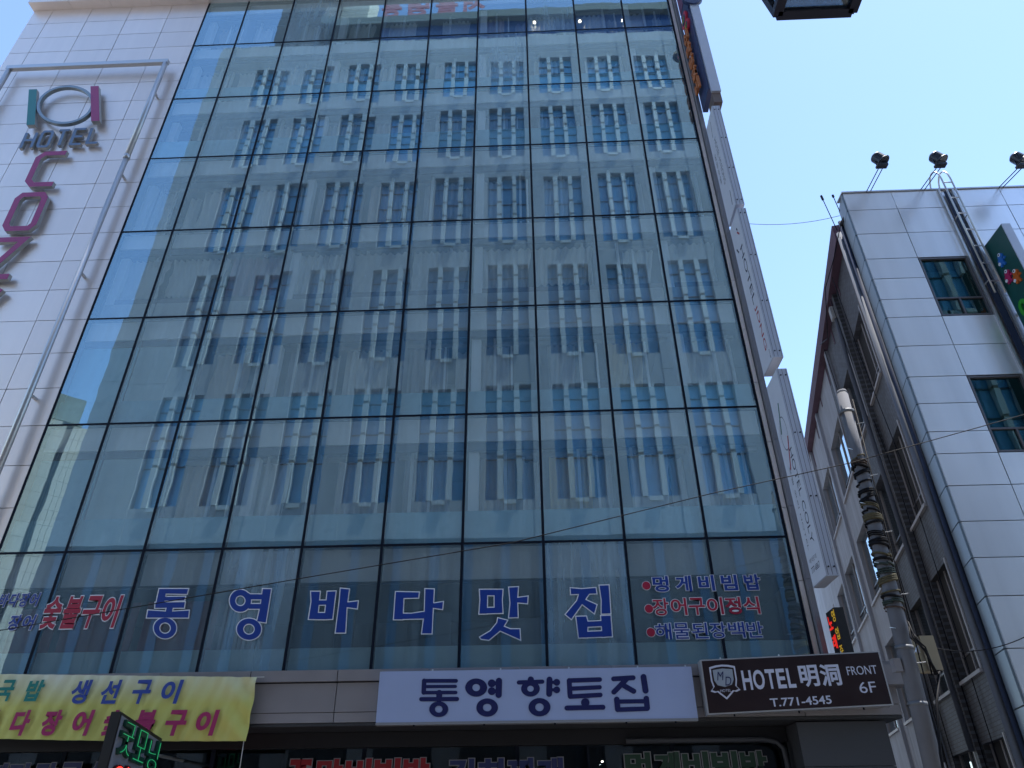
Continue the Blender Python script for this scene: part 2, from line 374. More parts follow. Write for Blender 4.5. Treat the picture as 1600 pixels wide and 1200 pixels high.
for r in range(len(ZR)-1):
    zt, zb = ZR[r], ZR[r+1]
    boxo('floor_slab', slab_m, hotel, XC[0]+0.01, XC[-1], 0.30, 4.19, zt-0.12, zt+0.12)
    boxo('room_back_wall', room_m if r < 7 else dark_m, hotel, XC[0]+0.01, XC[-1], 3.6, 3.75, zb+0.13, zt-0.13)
    top = zt-top_h[r]; bot = zb + par_h[r]
    for c in range(len(XC)-1):
        a, b = XC[c]+0.03, XC[c+1]-0.03
        sbox('bulkhead_panel', band_m if r < 7 else mat('grey bulkhead', (0.62, 0.64, 0.66), 0.7, rnd=0.08), hotel, a, b, 0.16, 0.20, top, zt-0.03)
        if r < 7:
            sbox('ceiling_beam', mat('dark ceiling beam', (0.05, 0.06, 0.09), 0.7), hotel, a, b, 0.215, 0.30, top-0.20, top-0.003)
            if c % 3 == 0: sbox('pale_pier', frame_m, hotel, XC[c]+0.06, XC[c]+0.30, 0.32, 0.52, bot, top-0.21)
        if par_h[r]:
            sbox('parapet_panel', (teal_m if r in (1, 2, 5, 6) else teal2_m), hotel, a, b, 0.13, 0.17, zb+0.03, bot)
        if r == 4:      # brown dado with pale panel below it
            sbox('dado_panel', mat('brown dado', (0.16, 0.12, 0.12), 0.6, rnd=0.1), hotel, a, b, 0.34, 0.38, zb+0.72, zb+0.92)
            sbox('parapet_panel', mat('pale dado', (0.42, 0.40, 0.38), 0.7, rnd=0.1), hotel, a, b, 0.30, 0.34, zb+0.05, zb+0.72)
        if r == 7: continue
        x = XC[c]; wdt = XC[c+1]-XC[c]
        # inner window frames
        seed = random.random()
        px = x + wdt*random.choice([0.22, 0.35, 0.5, 0.62, 0.78])
        sbox('inner_frame_post', frame_m, hotel, px, px+0.07, 0.55, 0.65, bot, top)
        if seed < 0.75:
            q = min(px + 0.45, x+wdt-0.16)
            sbox('inner_frame_post', frame_m, hotel, q, q+0.05, 0.62, 0.70, bot, top-0.1)
        boxo('inner_frame_head', mat('frame head', (0.30, 0.30, 0.31), 0.6), hotel, x+0.02, x+wdt-0.02, 0.60, 0.68, top-0.22, top-0.12)
        if random.random() < 0.5:
            sbox('partition_wall', room_m, hotel, x-0.06, x+0.06, 0.30, 3.59, zb+0.13, zt-0.13)
        # inner wall of each room with a deep window opening
        zc1 = top-0.2
        if r == 4:
            zc0 = zb+0.95 + random.choice([0, 0, 0.15])
            if c in (2, 3): curtain(x+0.06, x+wdt-0.1, zc0, zc1, 0.5, cur_m[5 if c == 2 else 0])
            elif c != 8: curtain(x+0.04, x+wdt-0.05, zc0, zc1, 0.5, cur_m[0], tie=0.12)
            if c == 8: curtain(x+0.8, x+wdt-0.05, zc0, zc1, 0.75, cur_m[4], tie=0.3)
            if c == 1: boxo('roller_blind', mat('roller blind', (0.6, 0.58, 0.5), 0.8), hotel, x+0.15, x+1.3, 0.7, 0.72, zb+0.3, zc1)
            continue
        zc0 = max(bot-0.1, zb+0.14)
        kind = random.random()
        if r == 6: pick = [None, None, 1, 4, 2, 2, 1, 3, 4, 1][c]
        elif r == 5: pick = [None, None, 1, 2, 0, 2, 2, 2, 3, 2][c]
        elif r == 2: pick = [None, 2, 4, 4, 2, 0, 2, 4, 4, 0][c]
        else: pick = random.choice([0, 0, 2, 4, 4, 1])
        if r in (5, 6) and c < 2:
            boxo('sheathing_board', teal2_m if c else teal_m, hotel, x+0.03, x+wdt-0.03, 0.24, 0.28, zb+0.15, top)
            continue
        if pick is not None:
            s0 = x + 0.06 + random.random()*0.35; s1 = s0 + random.uniform(0.7, 1.15)
            curtain(s0, min(s1, x+wdt-0.06), zc0, zc1, 0.72, cur_m[pick], tie=random.choice([0, 0, 0.15]))
        if kind < 0.55: curtain(x+wdt-0.42, x+wdt-0.05, zc0, zc1, 0.95, cur_m[random.choice([0, 2, 4, 4])])
        if kind > 0.35:
            sbox('room_panel', room_m, hotel, x+0.1, x+wdt-0.7, 1.6, 1.7, zb+0.13, zt-0.13)
# second-floor restaurant
ztp, zbt = ZR[7], ZR[8]
for c in (0, 1, 2): boxo('burgundy_panel', bur_m, hotel, XC[c]+0.02+(0.5 if c == 0 else 0.12), XC[c+1]-0.04, 0.5, 0.54, zbt+0.45, ztp-1.0-0.1*(c < 1))
for i in range(9): curtain(XC[3]+0.06+i*0.105, XC[3]+0.12+i*0.105, zbt+0.45, ztp-1.05, 0.6, cur_m[2], amp=0.01)
for i in range(5): sbox('blind_slat', cur_m[5], hotel, XC[3]+0.10+i*0.2, XC[3]+0.15+i*0.2, 0.7, 0.73, zbt+0.45, ztp-1.05)
for x0, x1, zz0, zz1 in ((-4.4, -4.0, 4.9, 5.9), (-2.3, -1.9, 4.9, 5.7), (-0.9, 0.05, 4.9, 5.55), (0.9, 1.2, 4.9, 5.8), (2.4, 3.3, 4.9, 5.5)):
    boxo('restaurant_screen', mat('grey screen', (0.12, 0.14, 0.17), 0.7, rnd=0.2), hotel, x0, x1, 0.7, 0.76, zz0, zz1)
boxo('restaurant_ceiling', mat('dark ceiling', (0.06, 0.065, 0.08), 0.8), hotel, XC[0]+0.02, XC[-1], 0.25, 3.5, ztp-0.80, ztp-0.76)
# downlights in the top room
lamp_e = mat('lit downlight', (1, 0.9, 0.7), 0.4, emit=(1.0, 0.85, 0.6), estr=9)
for px, py in ((906, 33), (973, 32), (835, 35)):
    p = at(px, py, 0.55)
    boxo('downlight_housing', steel, hotel, p.x-0.09, p.x+0.09, 0.46, 0.64, p.z, p.z+0.07)
    boxo('downlight', lamp_e, hotel, p.x-0.035, p.x+0.035, 0.515, 0.585, p.z-0.02, p.z-0.002)

# fascia below the glass
FY = -0.40
fas = mat('fascia metal', (0.30, 0.285, 0.30), 0.45, 0.3, var=0.05, rnd=0.05)
fj = [-12.6, -10.9, -9.15, -7.4, -5.62, -3.92, -2.15, -0.4, 1.35, 3.1, 4.85, 6.62]
for j in range(len(fj)-1):
    boxo('fascia_cap_panel', fas, hotel, fj[j]+0.008, fj[j+1]-0.008, FY-0.05, -0.02, 4.14, 4.345)
    boxo('fascia_panel', fas, hotel, fj[j]+0.008, fj[j+1]-0.008, FY, -0.02, 3.60, 4.115)
    boxo('fascia_base_panel', fas, hotel, fj[j]+0.008, fj[j+1]-0.008, FY+0.008, -0.02, 3.42, 3.59)
boxo('fascia_core', silicone, hotel, XL, 6.60, FY+0.05, 0.2, 3.44, 4.30)
boxo('soffit', mat('dark soffit', (0.035, 0.037, 0.042), 0.6, var=0.1), hotel, XL, 6.60, FY+0.02, 1.4, 3.36, 3.41)
boxo('shop_wall', mat('shop interior wall', (0.05, 0.05, 0.055), 0.8, var=0.2), hotel, XL, 5.6, 3.0, 3.1, 0, 3.3)
boxo('shop_floor', pave, hotel, XL, 5.6, 0.0, 4.0, 0.0, 0.13)
for x0 in [-18.5+3.0*i for i in range(8)]:
    boxo('shop_window_pane', plain_glass, hotel, x0+0.04, x0+2.96, 0.62, 0.635, 0.3, 3.3)
    boxo('shop_window_post', silicone, hotel, x0-0.04, x0+0.04, 0.60, 0.70, 0.12, 3.35)
boxo('shop_window_head', mat('dark bronze frame', (0.025, 0.025, 0.03), 0.4, 0.4), hotel, XL, 4.7, 0.5, 0.6, 3.08, 3.35)
pil = mat('dark grey pilaster panel', (0.08, 0.085, 0.10), 0.5, 0.2, rnd=0.08)
for i, (a, b) in enumerate(((0.0, 0.9), (0.91, 1.8), (1.81, 2.6), (2.61, 3.34))): boxo('pilaster_panel', pil, hotel, 4.72, 6.35, -0.18, 0.7, a, b)
boxo('cornice_block', fas, hotel, 6.36, 6.80, -0.62, -0.15, 3.9, 4.25)
# grey duct with a rounded end above the shop window
MB().tube([(1.6, 0.35, 3.12), (4.2, 0.35, 3.12), (4.45, 0.35, 3.07), (4.56, 0.35, 2.95), (4.58, 0.35, 2.5)], 0.05, 10).build('duct', mat('dark duct', (0.05, 0.055, 0.07), 0.6), hotel, smooth=True)
boxo('ceiling_spot', mat('lit spot', (1, 1, 1), 0.4, emit=(1, 0.95, 0.85), estr=12), hotel, *[v for v in (at(941, 1190, 0.3).x-0.012, at(941, 1190, 0.3).x+0.012, 0.28, 0.31, at(941, 1190, 0.3).z-0.006, at(941, 1190, 0.3).z+0.006)])

# ------------------------------------------------------------------ tubular frame round the logo on the left wing
fr = thing('sign_frame', 'big rectangular steel tube frame around the hotel logo on the cladding', 'frame')
zt_, xl_, xr_ = 24.62, -18.1, -12.52
boxo('top_bar', steel, fr, xl_-0.09, xr_+0.09, -0.34, -0.20, zt_-0.09, zt_+0.09)
MB().tube([(xr_, -0.27, zt_-0.09), (xr_, -0.27, 19.72)], 0.085, 12).build('side_bar', steel, fr, smooth=True)
MB().tube([(xr_, -0.27, 19.70), (xr_, -0.27, 4.6)], 0.078, 12).build('side_bar', steel, fr, smooth=True)
MB().tube([(xr_, -0.27, 19.62), (xr_, -0.27, 19.78)], 0.098, 12).build('collar', steel, fr, smooth=True)
MB().tube([(xl_, -0.27, zt_-0.09), (xl_, -0.27, 4.6)], 0.085, 12).build('side_bar', steel, fr, smooth=True)
for z in (23, 19, 15, 11, 7):
    for x in (xl_, xr_): sbox('wall_bracket', steel, fr, x-0.03, x+0.03, -0.2, 0.0, z-0.03, z+0.03)

# logo: teal bar, ring, magenta bar
teal = mat('teal sign face', (0.02, 0.20, 0.22), 0.4); mag = mat('magenta sign face', (0.34, 0.035, 0.17), 0.4)
edge = mat('sign edge metal', (0.42, 0.44, 0.46), 0.4, 0.5); blu = mat('blue grey letter face', (0.13, 0.19, 0.30), 0.4, 0.2)
logo = thing('logo_sign', 'round ring between a teal bar and a magenta bar above the hotel lettering', 'logo sign')
def slab(name, poly, y0, y1, face, parent):
    """raised sign shape: metal body with a coloured face sheet"""
    MB().prism([(p[0], y0, p[1]) for p in poly], (0, y1-y0, 0)).build(name, edge, parent)
    cxm = sum(p[0] for p in poly)/len(poly); czm = sum(p[1] for p in poly)/len(poly)
    b = MB().prism([(p[0], y0-0.004, p[1]) for p in poly], (0, 0.0035, 0)).build(name+'_face', face, parent)
    return b
slab('teal_bar', [(-16.98, 23.38), (-16.70, 23.38), (-16.10, 21.48), (-16.38, 21.48)], -0.26, -0.12, teal, logo)
slab('magenta_bar', [(-14.84, 23.42), (-14.56, 23.42), (-13.96, 21.55), (-14.24, 21.55)], -0.26, -0.12, mag, logo)
rg = MB(); N = 48; ring = []
for k in range(N):
    q = 2*math.pi*k/N; zc = math.sin(q); ring.append((-15.42+0.93*math.cos(q)-0.30*zc*0.95, -0.2, 22.5+0.98*zc))
b0 = 0
for k in range(N):
    q = 2*math.pi*k/N; p = Vector(ring[k]); n_ = Vector((math.cos(q), 0, math.sin(q)))
    for du, dy in ((-0.05, -0.06), (0.05, -0.06), (0.05, 0.06), (-0.05, 0.06)): rg.v.append(tuple(p + n_*du + Vector((0, dy, 0))))
for k in range(N):
    a, b = k*4, ((k+1) % N)*4
    for i in range(4): rg.f.append((a+i, a+(i+1) % 4, b+(i+1) % 4, b+i))
rg.build('ring', mat('ring metal', (0.25, 0.31, 0.36), 0.35, 0.5), logo)

# raised block letters
def stroke_letter(strokes, x0, z0, w, h, t, y0, y1, face, parent, name='letter', slant=0.0):
    mb = MB(); fm = MB()
    for i, st in enumerate(strokes):
        e = 0.0008*i
        pts = [Vector((x0+w*a+slant*b, 0, z0+h*b)) for a, b in st]
        L, Rr = [], []
        closed = st[0] == st[-1]
        if closed: pts = pts[:-1]
        n = len(pts)
        for k in range(n):
            pa = pts[k-1] if (k > 0 or closed) else None; pb = pts[(k+1) % n] if (k < n-1 or closed) else None
            d1 = (pts[k]-pa).normalized() if pa is not None else (pb-pts[k]).normalized()
            d2 = (pb-pts[k]).normalized() if pb is not None else d1
            n1 = Vector((-d1.z, 0, d1.x)); n2 = Vector((-d2.z, 0, d2.x)); m_ = (n1+n2).normalized()
            sc = min(1/max(m_.dot(n1), 0.35), 2.0)*t/2
            L.append(pts[k]+m_*sc); Rr.append(pts[k]-m_*sc)
        seg = n if closed else n-1
        for k in range(seg):
            a, b = k, (k+1) % n
            quad = [L[a], L[b], Rr[b], Rr[a]]
            mb.prism([(p.x, y0-e, p.z) for p in quad], (0, y1-y0, 0))
            fm.poly([(p.x, y0-0.003-e, p.z) for p in quad])
    o = mb.build(name, edge, parent); fm.build('letter_face', face, o); return o
LET = {'H': [[(0, 0), (0, 1)], [(1, 0), (1, 1)], [(0, .5), (1, .5)]],
 'O': [[(.14, 0), (0, .12), (0, .88), (.14, 1), (.86, 1), (1, .88), (1, .12), (.86, 0), (.14, 0)]],
 'T': [[(0, 1), (1, 1)], [(.5, 0), (.5, 1)]], 'E': [[(1, 1), (0, 1), (0, 0), (1, 0)], [(0, .5), (.9, .5)]], 'L': [[(0, 1), (0, 0), (1, 0)]],
 'C': [[(1, 1), (.2, 1), (0, .86), (0, .14), (.2, 0), (1, 0)]], 'Z': [[(0, 1), (1, 1), (0.05, 0), (1, 0)]], 'Y': [[(0, 1), (.5, .5), (1, 1)], [(.5, .5), (.5, 0)]]}
hs = thing('hotel_word_sign', 'raised blue grey capital letters reading HOTEL beneath the ring logo', 'sign')
for i, ch in enumerate('HOTEL'):
    stroke_letter(LET[ch], -16.28+0.535*i, 20.47+0.03*i, 0.34, 0.74, 0.10, -0.16, -0.05, blu, hs, slant=-0.05)
cz_ = thing('vertical_name_sign', 'column of large magenta raised letters C O Z Y down the left cladding', 'sign')
for i, ch in enumerate('COZY'):
    stroke_letter(LET[ch], -15.42, 18.68-1.86*i, 0.84, 1.42, 0.19, -0.20, -0.08, mag, cz_, slant=-0.05)

# ------------------------------------------------------------------ projecting sign boxes at the right corner
SX0, SX1 = 5.625, 5.86
def signbox(label, z0, z1, y_in=-0.14, y_out=-0.98, face=white_p, cat='sign'):
    t = thing('projecting_sign', label, cat, 'sign boxes stacked up the right corner of the hotel')
    side = mat('sign box aluminium', (0.50, 0.53, 0.62), 0.42, 0.3, var=0.04, streak=0.04)
    boxo('sign_body', side, t, SX0, SX1, y_out, y_in, z0, z1)
    boxo('sign_face', face, t, SX0-0.006, SX0-0.001, y_out+0.02, y_in-0.02, z0+0.02, z1-0.02)
    for x in (SX0+0.03, SX0+0.115, SX1-0.03):
        sbox('front_seam', mat('seam', (0.10, 0.10, 0.13), 0.6), t, x-0.004, x+0.004, y_out-0.003, y_out+0.001, z0+0.02, z1-0.02)
    k = 0; z = z0+0.18
    while z < z1:
        for x in (SX0+0.065, SX1-0.06): MB().tube([(x, y_out-0.02, z), (x, y_out+0.002, z)], 0.016, 8).build('bolt', silicone, t)
        z += (z1-z0-0.36)/3.0
    for z in (z0+0.4, (z0+z1)/2, z1-0.4): sbox('wall_bracket', steel, t, SX0+0.05, SX0+0.15, y_in, 0.0, z-0.05, z+0.05)
    return t
navy = mat('navy print', (0.02, 0.03, 0.09), 0.5); redp = mat('red print', (0.42, 0.02, 0.05), 0.5); grnp = mat('green print', (0.01, 0.14, 0.10), 0.5)
greyp = mat('grey print', (0.22, 0.24, 0.30), 0.5)
FXs = SX0-0.0075
def side_text(body, m, parent, y_wall, z_top, length, height, offset=0.0, depth=0.0008, name='lettering'):
    # runs down the box, letter tops towards the street
    return text(body, name, m, parent, (FXs, y_wall, z_top), (0, 0, -1), (0, -1, 0), length, height, offset, depth)
def side_slash(m, parent, ya, za, yb, zb, t=0.05):
    d = Vector((0, yb-ya, zb-za)).normalized(); n_ = Vector((0, -d.z, d.y))*t/2
    a, b = Vector((FXs, ya, za)), Vector((FXs, yb, zb))
    return MB().prism([a+n_, b+n_, b-n_, a-n_], (-0.001, 0, 0)).build('logo_bar', m, parent)
def side_ring(m, parent, yc, zc, ry, rz):
    rr = MB(); N = 28
    for k in range(N):
        q = 2*math.pi*k/N
        for s in (1.0, 0.93): rr.v.append((FXs, yc+ry*s*math.cos(q), zc+rz*s*math.sin(q)))
    for k in range(N): a, b = 2*k, 2*((k+1) % N); rr.f.append((a, a+1, b+1, b))
    return rr.build('logo_ring', m, parent)
sD = signbox('lowest white sign box with thin grey HOTEL COLY lettering and a red and green bar', 5.83, 10.66)
side_slash(grnp, sD, -0.62, 9.95, -0.40, 9.25); side_slash(redp, sD, -0.72, 9.05, -0.45, 8.35)
side_ring(greyp, sD, -0.55, 9.2, 0.22, 0.42)
side_text('HOTEL COLY', navy, sD, -0.60, 8.75, 2.15, 0.18, -0.004)
side_text('호텔 코리 HOTEL', greyp, sD, -0.36, 8.45, 1.9, 0.08)
text('예약문의', 'lettering', greyp, sD, (FXs, -0.28, 6.28), (0, -1, 0), (0, 0, 1), 0.42, 0.10, 0.0, 0.0008)
text('777-6867', 'lettering', navy, sD, (FXs, -0.28, 6.08), (0, -1, 0), (0, 0, 1), 0.50, 0.12, 0.0, 0.0008)
sC = signbox('white sign box in the middle with HOTEL in navy and red lettering below', 10.98, 15.84)
side_slash(redp, sC, -0.62, 15.30, -0.75, 15.12); side_slash(navy, sC, -0.62, 15.44, -0.68, 15.32)
side_slash(navy, sC, -0.32, 14.95, -0.42, 14.75)
side_text('HOTEL', navy, sC, -0.56, 14.75, 1.9, 0.22, 0.0); side_text('JDNG', redp, sC, -0.56, 12.75, 1.35, 0.22, 0.0)
side_text('02-777-6867', navy, sC, -0.82, 11.30, 0.25, 0.05)
sB = signbox('upper white sign box with faint grey lettering, just under the orange sign', 15.98, 20.15)
side_text('HOTEL MYEONG', greyp, sB, -0.55, 19.1, 1.9, 0.16); side_text('명동호텔', greyp, sB, -0.30, 18.7, 1.2, 0.10)
side_slash(greyp, sB, -0.6, 19.9, -0.5, 19.3, 0.03); side_slash(navy, sB, -0.82, 16.7, -0.76, 16.2, 0.03)
# orange letter sign
sA = thing('projecting_sign', 'dark blue sign box with orange raised letters and a red ringed emblem', 'sign', 'sign boxes stacked up the right corner of the hotel')
nb = mat('dark blue sign body', (0.025, 0.045, 0.13), 0.45); org_m = mat('orange letter face', (0.62, 0.20, 0.06), 0.45); pnk = mat('red ring face', (0.65, 0.03, 0.07), 0.4)
boxo('sign_body', nb, sA, 5.64, 5.80, -0.98, -0.14, 20.95, 26.2)
boxo('sign_hood', mat('sign box aluminium', (0.3,)*3), sA, 5.70, 5.99, -1.06, -0.985, 20.75, 25.9)
boxo('sign_foot', mat('brown foot', (0.16, 0.12, 0.11), 0.6), sA, 5.72, 5.98, -1.0, -0.5, 20.30, 20.74)
for i, ch in enumerate('신마당갈비'):
    o = text(ch, 'letter', org_m, sA, (5.56, -0.26, 24.15-0.66*i), (0, -1, 0), (0, 0, 1), 0.46, 0.52, 0.035, 0.07)
for k, (zc, r_) in enumerate(((25.35, 0.30), (24.95, 0.24))):
    c_ = MB().tube([(5.635, -0.55-0.1*k, zc-0.1*k), (5.56, -0.55-0.1*k, zc-0.1*k)], r_, 24).build('emblem', pnk, sA)
    MB().tube([(5.558, -0.55-0.1*k, zc-0.1*k), (5.55, -0.55-0.1*k, zc-0.1*k)], r_*0.66, 24).build('emblem_inner', nb, c_)
    text('맛', 'emblem_letter', mat('yellow green print', (0.35, 0.45, 0.02), 0.5), c_, (5.546, -0.42-0.1*k, zc-0.1*k-0.12), (0, -1, 0), (0, 0, 1), 0.24, 0.24, 0.02, 0.004)
MB().tube([(5.82, -1.0, 25.75), (5.82, -1.12, 25.75)], 0.34, 24).build('back_emblem', nb, sA)
sE = thing('projecting_sign', 'purple topmost sign box partly cut off above the orange sign', 'sign', 'sign boxes stacked up the right corner of the hotel')
boxo('sign_body', mat('purple sign', (0.17, 0.06, 0.14), 0.5), sE, 5.64, 5.84, -0.72, -0.14, 26.3, 30.5)
text('노래방', 'lettering', mat('pale print', (0.5, 0.45, 0.5), 0.5), sE, (5.632, -0.62, 30.0), (0, 0, -1), (0, -1, 0), 3.0, 0.4, 0.02, 0.004)

# red and yellow LED sign low on the corner
led = thing('led_sign', 'narrow black LED sign with red and yellow characters behind the brown sign', 'sign')
boxo('sign_body', mat('black plastic', (0.01, 0.01, 0.012), 0.5), led, 5.72, 5.90, -0.68, -0.22, 3.9, 5.30)
rede = mat('red LED', (0.5, 0.01, 0.01), 0.4, emit=(1, 0.03, 0.02), estr=0.22); yele = mat('yellow LED', (0.4, 0.3, 0.02), 0.4, emit=(1, 0.6, 0.05), estr=0.10)
for i, ch in enumerate('노래방'): text(ch, 'character', rede, led, (5.716, -0.25, 4.95-0.36*i), (0, -1, 0), (0, 0, 1), 0.20, 0.26, 0.03, 0.003)
for i, ch in enumerate('영업중'): text(ch, 'character', yele, led, (5.716, -0.50, 5.05-0.33*i), (0, -1, 0), (0, 0, 1), 0.16, 0.22, 0.01, 0.003)

# ------------------------------------------------------------------ vinyl lettering on the glass
vin_b = mat('blue vinyl', (0.008, 0.045, 0.30), 0.45); vin_w = mat('white vinyl', (0.85, 0.87, 0.95), 0.5); vin_r = mat('red vinyl', (0.38, 0.012, 0.05), 0.45)
def P2(ox, oy, s): return lambda x, y: (ox + x/s, oy + y/s)
def decal(strokes, conv, Y, m, parent, name, grow=0.0, step=0.0006, depth0=0.0, outline=None):
    """strokes: ('p', [pts]) polygon | ('r', cx, cy, rx, ry, ix, iy) ring | ('c', x0,y0,x1,y1,w) capsule | ('d', x,y,r) disc, in tracing units"""
    mb = MB(); k = 0
    def W(x, y, yy): p = at(*conv(x, y), Y); return (p.x, yy, p.z)
    for s in strokes:
        yy = Y - depth0 - k*step; k += 1
        if s[0] == 'p':
            pts = s[1]
            if grow:
                ar = sum(pts[i][0]*pts[(i+1) % len(pts)][1]-pts[(i+1) % len(pts)][0]*pts[i][1] for i in range(len(pts)))
                sg = 1 if ar > 0 else -1; out = []
                for i in range(len(pts)):
                    a, b, c = Vector(pts[i-1]), Vector(pts[i]), Vector(pts[(i+1) % len(pts)])
                    d1, d2 = (b-a).normalized(), (c-b).normalized()
                    n1, n2 = Vector((d1.y, -d1.x))*sg, Vector((d2.y, -d2.x))*sg; m_ = (n1+n2).normalized()
                    q = b + m_*(grow/max(m_.dot(n1), 0.5)); out.append((q.x, q.y))
                pts = out
            mb.poly([W(x, y, yy) for x, y in pts])
        elif s[0] == 'r':
            _, cx_, cy_, rx, ry, ix, iy = s; N = 32; b = len(mb.v)
            for i in range(N):
                q = 2*math.pi*i/N
                mb.v.append(W(cx_+(rx+grow)*math.cos(q), cy_+(ry+grow)*math.sin(q), yy)); mb.v.append(W(cx_+(ix-grow)*math.cos(q), cy_+(iy-grow)*math.sin(q), yy))
            for i in range(N): a, c = b+2*i, b+2*((i+1) % N); mb.f.append((a, a+1, c+1, c))
        else:
            if s[0] == 'd': x0, y0, x1, y1, w_ = s[1], s[2], s[1]+0.01, s[2], 2*s[3]
            else: _, x0, y0, x1, y1, w_ = s
            r_ = w_/2+grow; t0 = math.atan2(y1-y0, x1-x0); pts = []
            for i in range(13): q = t0-math.pi/2+math.pi*i/12; pts.append((x1+r_*math.cos(q), y1+r_*math.sin(q)))
            for i in range(13): q = t0+math.pi/2+math.pi*i/12; pts.append((x0+r_*math.cos(q), y0+r_*math.sin(q)))
            mb.poly([W(x, y, yy) for x, y in pts])
    o = mb.build(name, m, parent, fix=False)
    if outline: decal(strokes, conv, Y+0.004, outline[0], o, 'white_outline', grow=outline[1])
    return o
big = {
 '통': (0, [('p', [(122,127),(312,127),(303,160),(122,157)]), ('p', [(110,180),(292,178),(286,203),(108,205)]), ('p', [(96,217),(290,214),(284,251),(95,252)]), ('p', [(122,127),(168,130),(150,250),(95,252)]),
        ('p', [(172,245),(213,245),(204,282),(163,282)]), ('p', [(48,268),(165,276),(205,276),(317,270),(312,316),(40,316)]), ('r', 160, 385, 74, 68, 38, 37)]),
 '영': (0, [('r', 655, 205, 70, 73, 34, 35), ('p', [(705,152),(720,162),(812,163),(812,196),(712,196)]), ('p', [(712,226),(806,226),(800,258),(708,258)]), ('p', [(803,127),(857,129),(822,348),(765,340),(788,240)]), ('r', 712, 392, 80, 70, 38, 36)]),
 '바': (0, [('p', [(1120,145),(1178,145),(1170,230),(1160,327),(1105,325),(1123,210)]), ('p', [(1228,145),(1282,143),(1260,325),(1208,327)]), ('p', [(1168,203),(1228,203),(1224,231),(1165,232)]), ('p', [(1158,285),(1216,285),(1214,327),(1156,327)]),
        ('p', [(1315,125),(1370,130),(1355,240),(1345,415),(1282,415),(1308,210)]), ('p', [(1352,208),(1362,216),(1428,208),(1422,256),(1350,246)])]),
 '다': (1, [('p', [(78,147),(130,150),(122,328),(65,327)]), ('p', [(80,147),(230,150),(225,185),(80,188)]), ('p', [(70,289),(180,290),(272,276),(264,322),(68,327)]), ('p', [(272,128),(328,130),(313,420),(250,420),(268,280)]), ('p', [(316,218),(330,222),(388,213),(383,260),(314,250)])]),
 '맛': (1, [('p', [(630,132),(680,132),(676,290),(627,290),(634,200)]), ('p', [(727,135),(780,132),(775,200),(780,285),(728,287)]), ('p', [(632,132),(780,132),(778,170),(632,168)]), ('p', [(630,253),(778,249),(780,285),(628,290)]),
        ('p', [(823,118),(882,115),(876,200),(880,313),(823,315),(832,220)]), ('p', [(876,186),(945,177),(942,222),(876,216)]), ('p', [(750,320),(810,335),(775,392),(690,462),(640,456),(632,445),(700,405),(745,350)]), ('p', [(785,374),(830,392),(892,392),(896,460),(765,402)])]),
 '집': (1, [('p', [(1228,122),(1300,128),(1392,120),(1398,157),(1230,162)]), ('p', [(1285,155),(1352,155),(1300,230),(1232,325),(1195,295),(1270,205)]), ('p', [(1312,193),(1398,232),(1383,287),(1300,224)]), ('p', [(1418,105),(1478,103),(1490,288),(1432,290),(1432,200)]),
        ('p', [(1265,310),(1330,308),(1340,345),(1336,447),(1282,447)]), ('p', [(1428,305),(1490,303),(1500,438),(1438,444)]), ('p', [(1332,343),(1434,338),(1434,372),(1332,377)]), ('p', [(1282,412),(1497,402),(1500,440),(1282,448)])])}
nm = thing('window_lettering', 'row of six huge blue Korean characters with white outlines across the lower glass', 'window lettering')
for ch, (w_, st) in big.items():
    decal(st, P2(220 if w_ == 0 else 600, 890, 4.2105), -0.022, vin_b, nm, 'character', outline=(vin_w, 6.5))
def vinyl(body, px, parent, m, name, off=0.03, og=0.03, Y=-0.022, shear=0.0, out=True, outm=None, split=True, d=0.0008, fill=0.88):
    """px: (left, top, right, bottom) of the line of letters as seen on the plane; each character is a part"""
    a = at(px[0], px[3], Y); b = at(px[2], px[1], Y); c = at(px[2], px[3], Y)
    wdt = b.x-a.x; n = len(body); h = b.z-a.z; cw = wdt/n
    dz = (c.z-a.z)
    for i, ch in enumerate(body):
        if ch == ' ': continue
        org = Vector((a.x+cw*(i+(1-fill)*0.4), Y, a.z+dz*(i+0.5)/n*0)); k = h
        o = text(ch, name, m, parent, org, X_, Z_, cw*fill, k, off, d, shear)
        if out: text(ch, 'white_outline', outm or vin_w, o, org+Vector((0, 0.004, 0)), X_, Z_, cw*fill, k, off+og, d*0.5, shear, ref=off)
ml = thing('menu_lettering', 'three lines of small blue and red Korean menu lettering with red dots on the glass', 'window lettering')
vinyl('멍게비빔밥', (1017, 897, 1192, 925), ml, vin_b, 'character', fill=0.70); vinyl('장어구이정식', (1020, 932, 1186, 962), ml, vin_r, 'character', off=0.018, og=0.03); vinyl('해물된장백반', (1024, 971, 1192, 999), ml, vin_b, 'character', off=0.012, og=0.03)
for x, y in ((1010, 915), (1014, 951), (1017, 988)):
    p = at(x, y, -0.022); MB().tube([(p.x, -0.022, p.z), (p.x, -0.025, p.z)], 0.085, 24).build('red_dot', vin_r, ml)
    MB().tube([(p.x, -0.017, p.z), (p.x, -0.019, p.z)], 0.095, 24).build('dot_outline', vin_w, ml)
rl = thing('eel_lettering', 'dark red slanted Korean lettering with white outline on the glass at far left', 'window lettering')
vinyl('숯불구이', (58, 930, 196, 983), rl, vin_r, 'character', shear=0.08)
bl = thing('side_lettering', 'two small short blue Korean lines on the leftmost pane beside the red lettering', 'window lettering')
vinyl('바다장어', (-6, 926, 66, 949), bl, vin_b, 'character', shear=0.1)
vinyl('장어', (8, 960, 60, 985), bl, vin_b, 'character', shear=0.1)

